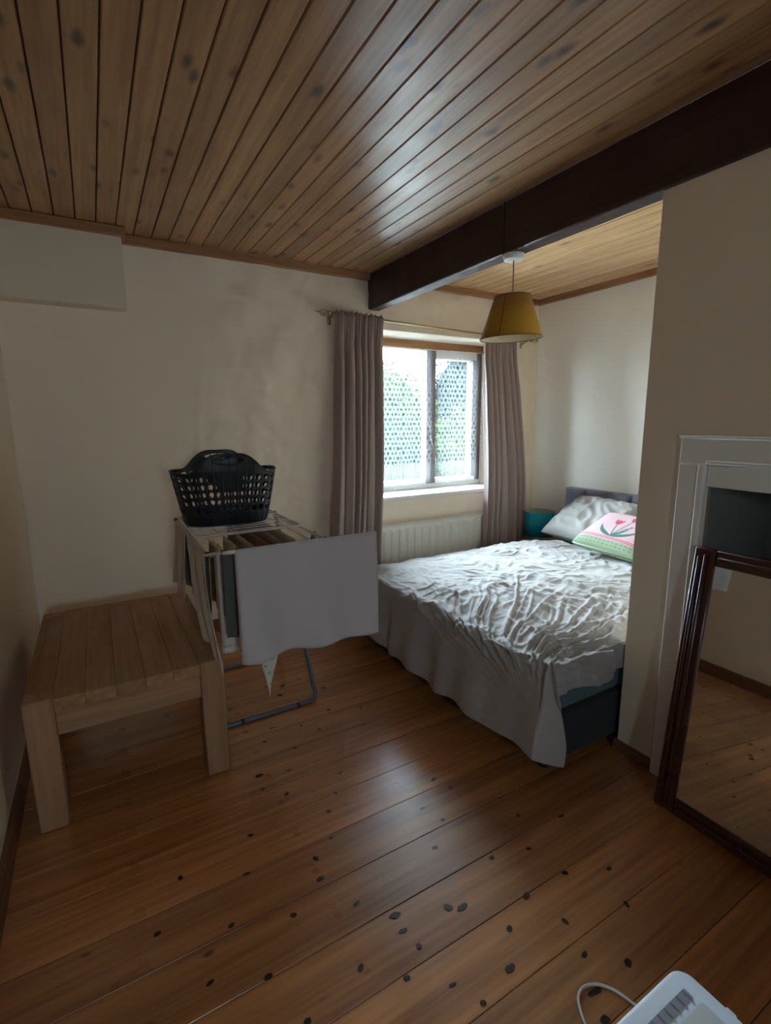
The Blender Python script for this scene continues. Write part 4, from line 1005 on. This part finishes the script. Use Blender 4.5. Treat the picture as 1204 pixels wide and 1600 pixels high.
# ================================================================== DEHUMIDIFIER
dh = thing('dehumidifier', 'white plastic dehumidifier at the lower right, its top showing a grey slot and control panel', 'appliance', (0.572, 0.235, 0))
HX, HY, HH, HR = 0.178, 0.108, 0.500, 0.028
def rr(hx, hy, r_, z_, n=8):
    P_ = []
    for (cx_, cy_, a0) in ((hx-r_, -hy+r_, -90), (hx-r_, hy-r_, 0), (-hx+r_, hy-r_, 90), (-hx+r_, -hy+r_, 180)):
        for k in range(n+1):
            a = math.radians(a0+90*k/n); P_.append((cx_+r_*math.cos(a), cy_+r_*math.sin(a), z_))
    return P_
def slab(hx, hy, r_, zs_, cx_=0, cy_=0):
    m = MB(); lv = [rr(hx-i_, hy-i_, max(0.001, r_-i_), z_) for (i_, z_) in zs_]; n = len(lv[0]); vs = [(p[0]+cx_, p[1]+cy_, p[2]) for l in lv for p in l]; fs_ = []
    for a in range(len(lv)-1):
        for k in range(n): l = (k+1) % n; fs_.append((a*n+k, a*n+l, (a+1)*n+l, (a+1)*n+k))
    fs_ += [tuple(range(n-1, -1, -1)), tuple((len(lv)-1)*n+k for k in range(n))]; m.add(vs, fs_); return m
slab(HX, HY, HR, [(0.004, 0.012), (0, 0.02), (0, HH-0.010), (0.003, HH-0.003), (0.009, HH)]).build('body', M['appliance'], dh, autos=True)
slab(0.120, 0.0075, 0.002, [(0, HH-0.001), (0, HH+0.0006)], 0.025, 0.073).build('air_slot', M['appliance_slot'], dh, autos=True)
m = MB()
for k in range(15): m.box(-0.085+k*0.016, -0.082+k*0.016, 0.066, 0.080, HH+0.0006, HH+0.002)
m.build('louvre', M['appliance_slot'], dh)['kind'] = 'stuff'
cpn = slab(0.075, 0.028, 0.006, [(0, HH-0.001), (0, HH+0.0008), (0.001, HH+0.0012)], 0.075, 0.028).build('control_panel', M['appliance_panel'], dh, autos=True)
def flat(name, pts, z_, mat, par):
    m = MB(); n = len(pts); m.add([(a, b_, z_) for a, b_ in pts]+[(a, b_, z_+0.0004) for a, b_ in pts], [tuple(range(n, 2*n))]+[(k, (k+1) % n, n+(k+1) % n, n+k) for k in range(n)]); return m.build(name, mat, par)
dcx, dcy = 0.118, 0.022
def drop(sc_): return [(dcx+sc_*0.9*math.sin(a)*(math.sin(a/2)**1.2), dcy-sc_*math.cos(a)*-1.0) for a in [2*PI*k/28 for k in range(28)]]
dp = [(dcx + 0.0042*math.sin(2*PI*k/28)*math.sin(PI*k/28)**1.1, dcy + 0.0062*math.cos(2*PI*k/28)) for k in range(28)]
flat('drop_symbol', list(reversed(dp)), HH+0.0013, M['ink'], cpn)
for sgn in (-1, 1):
    m = MB(); m.tube([(dcx+sgn*(0.0075+0.002*math.cos(a))*1.0, dcy+0.007*math.sin(a), HH+0.0016) for a in [-1.1+2.2*k/8 for k in range(9)]], 0.0006, 4); m.build('drop_ring', M['appliance_slot'], cpn)
for k in range(3):
    m = MB(); m.lathe([(0.006, HH+0.0012), (0.006, HH+0.002), (0.005, HH+0.0024)], (0.085-0.035*k, 0.028, 0), 20); m.build('button', M['appliance'], cpn, autos=True)
m = MB(); m.box(HX-0.004, HX+0.003, 0.02, 0.035, HH-0.05, HH-0.004, 0.002); m.build('lid_catch', M['appliance'], dh, autos=True)
for sx in (-0.14, 0.14):
    for sy in (-0.075, 0.075):
        m = MB(); m.lathe([(0.012, 0), (0.012, 0.012)], (sx, sy, 0), 12); m.build('foot', M['black_cap'], dh)
m = MB(); cp_ = [(0.60, 0.345, 0.05), (0.62, 0.39, 0.012), (0.70, 0.45, 0.006), (0.79, 0.50, 0.0055), (0.845, 0.545, 0.0055), (0.868, 0.585, 0.0055), (0.892, 0.612, 0.0055), (0.925, 0.618, 0.0055), (0.960, 0.600, 0.0055), (0.985, 0.56, 0.0055), (1.00, 0.48, 0.0055), (1.02, 0.30, 0.0055), (1.10, 0.05, 0.0055), (1.30, -0.20, 0.0055)]
fine = []
for k in range(len(cp_)-1):
    p0_, p1_, p2_, p3_ = [Vector(cp_[max(0, min(len(cp_)-1, k+d))]) for d in (-1, 0, 1, 2)]
    for q in range(5):
        t_ = q/5; fine.append(0.5*((2*p1_)+(p2_-p0_)*t_+(2*p0_-5*p1_+4*p2_-p3_)*t_*t_+(3*p1_-p0_-3*p2_+p3_)*t_**3))
fine.append(Vector(cp_[-1]))
m.tube([(p.x-0.58, p.y-0.235, max(0.005, p.z)) for p in fine], 0.0035, 8); m.build('power_cable', M['white_plastic'], dh, True)
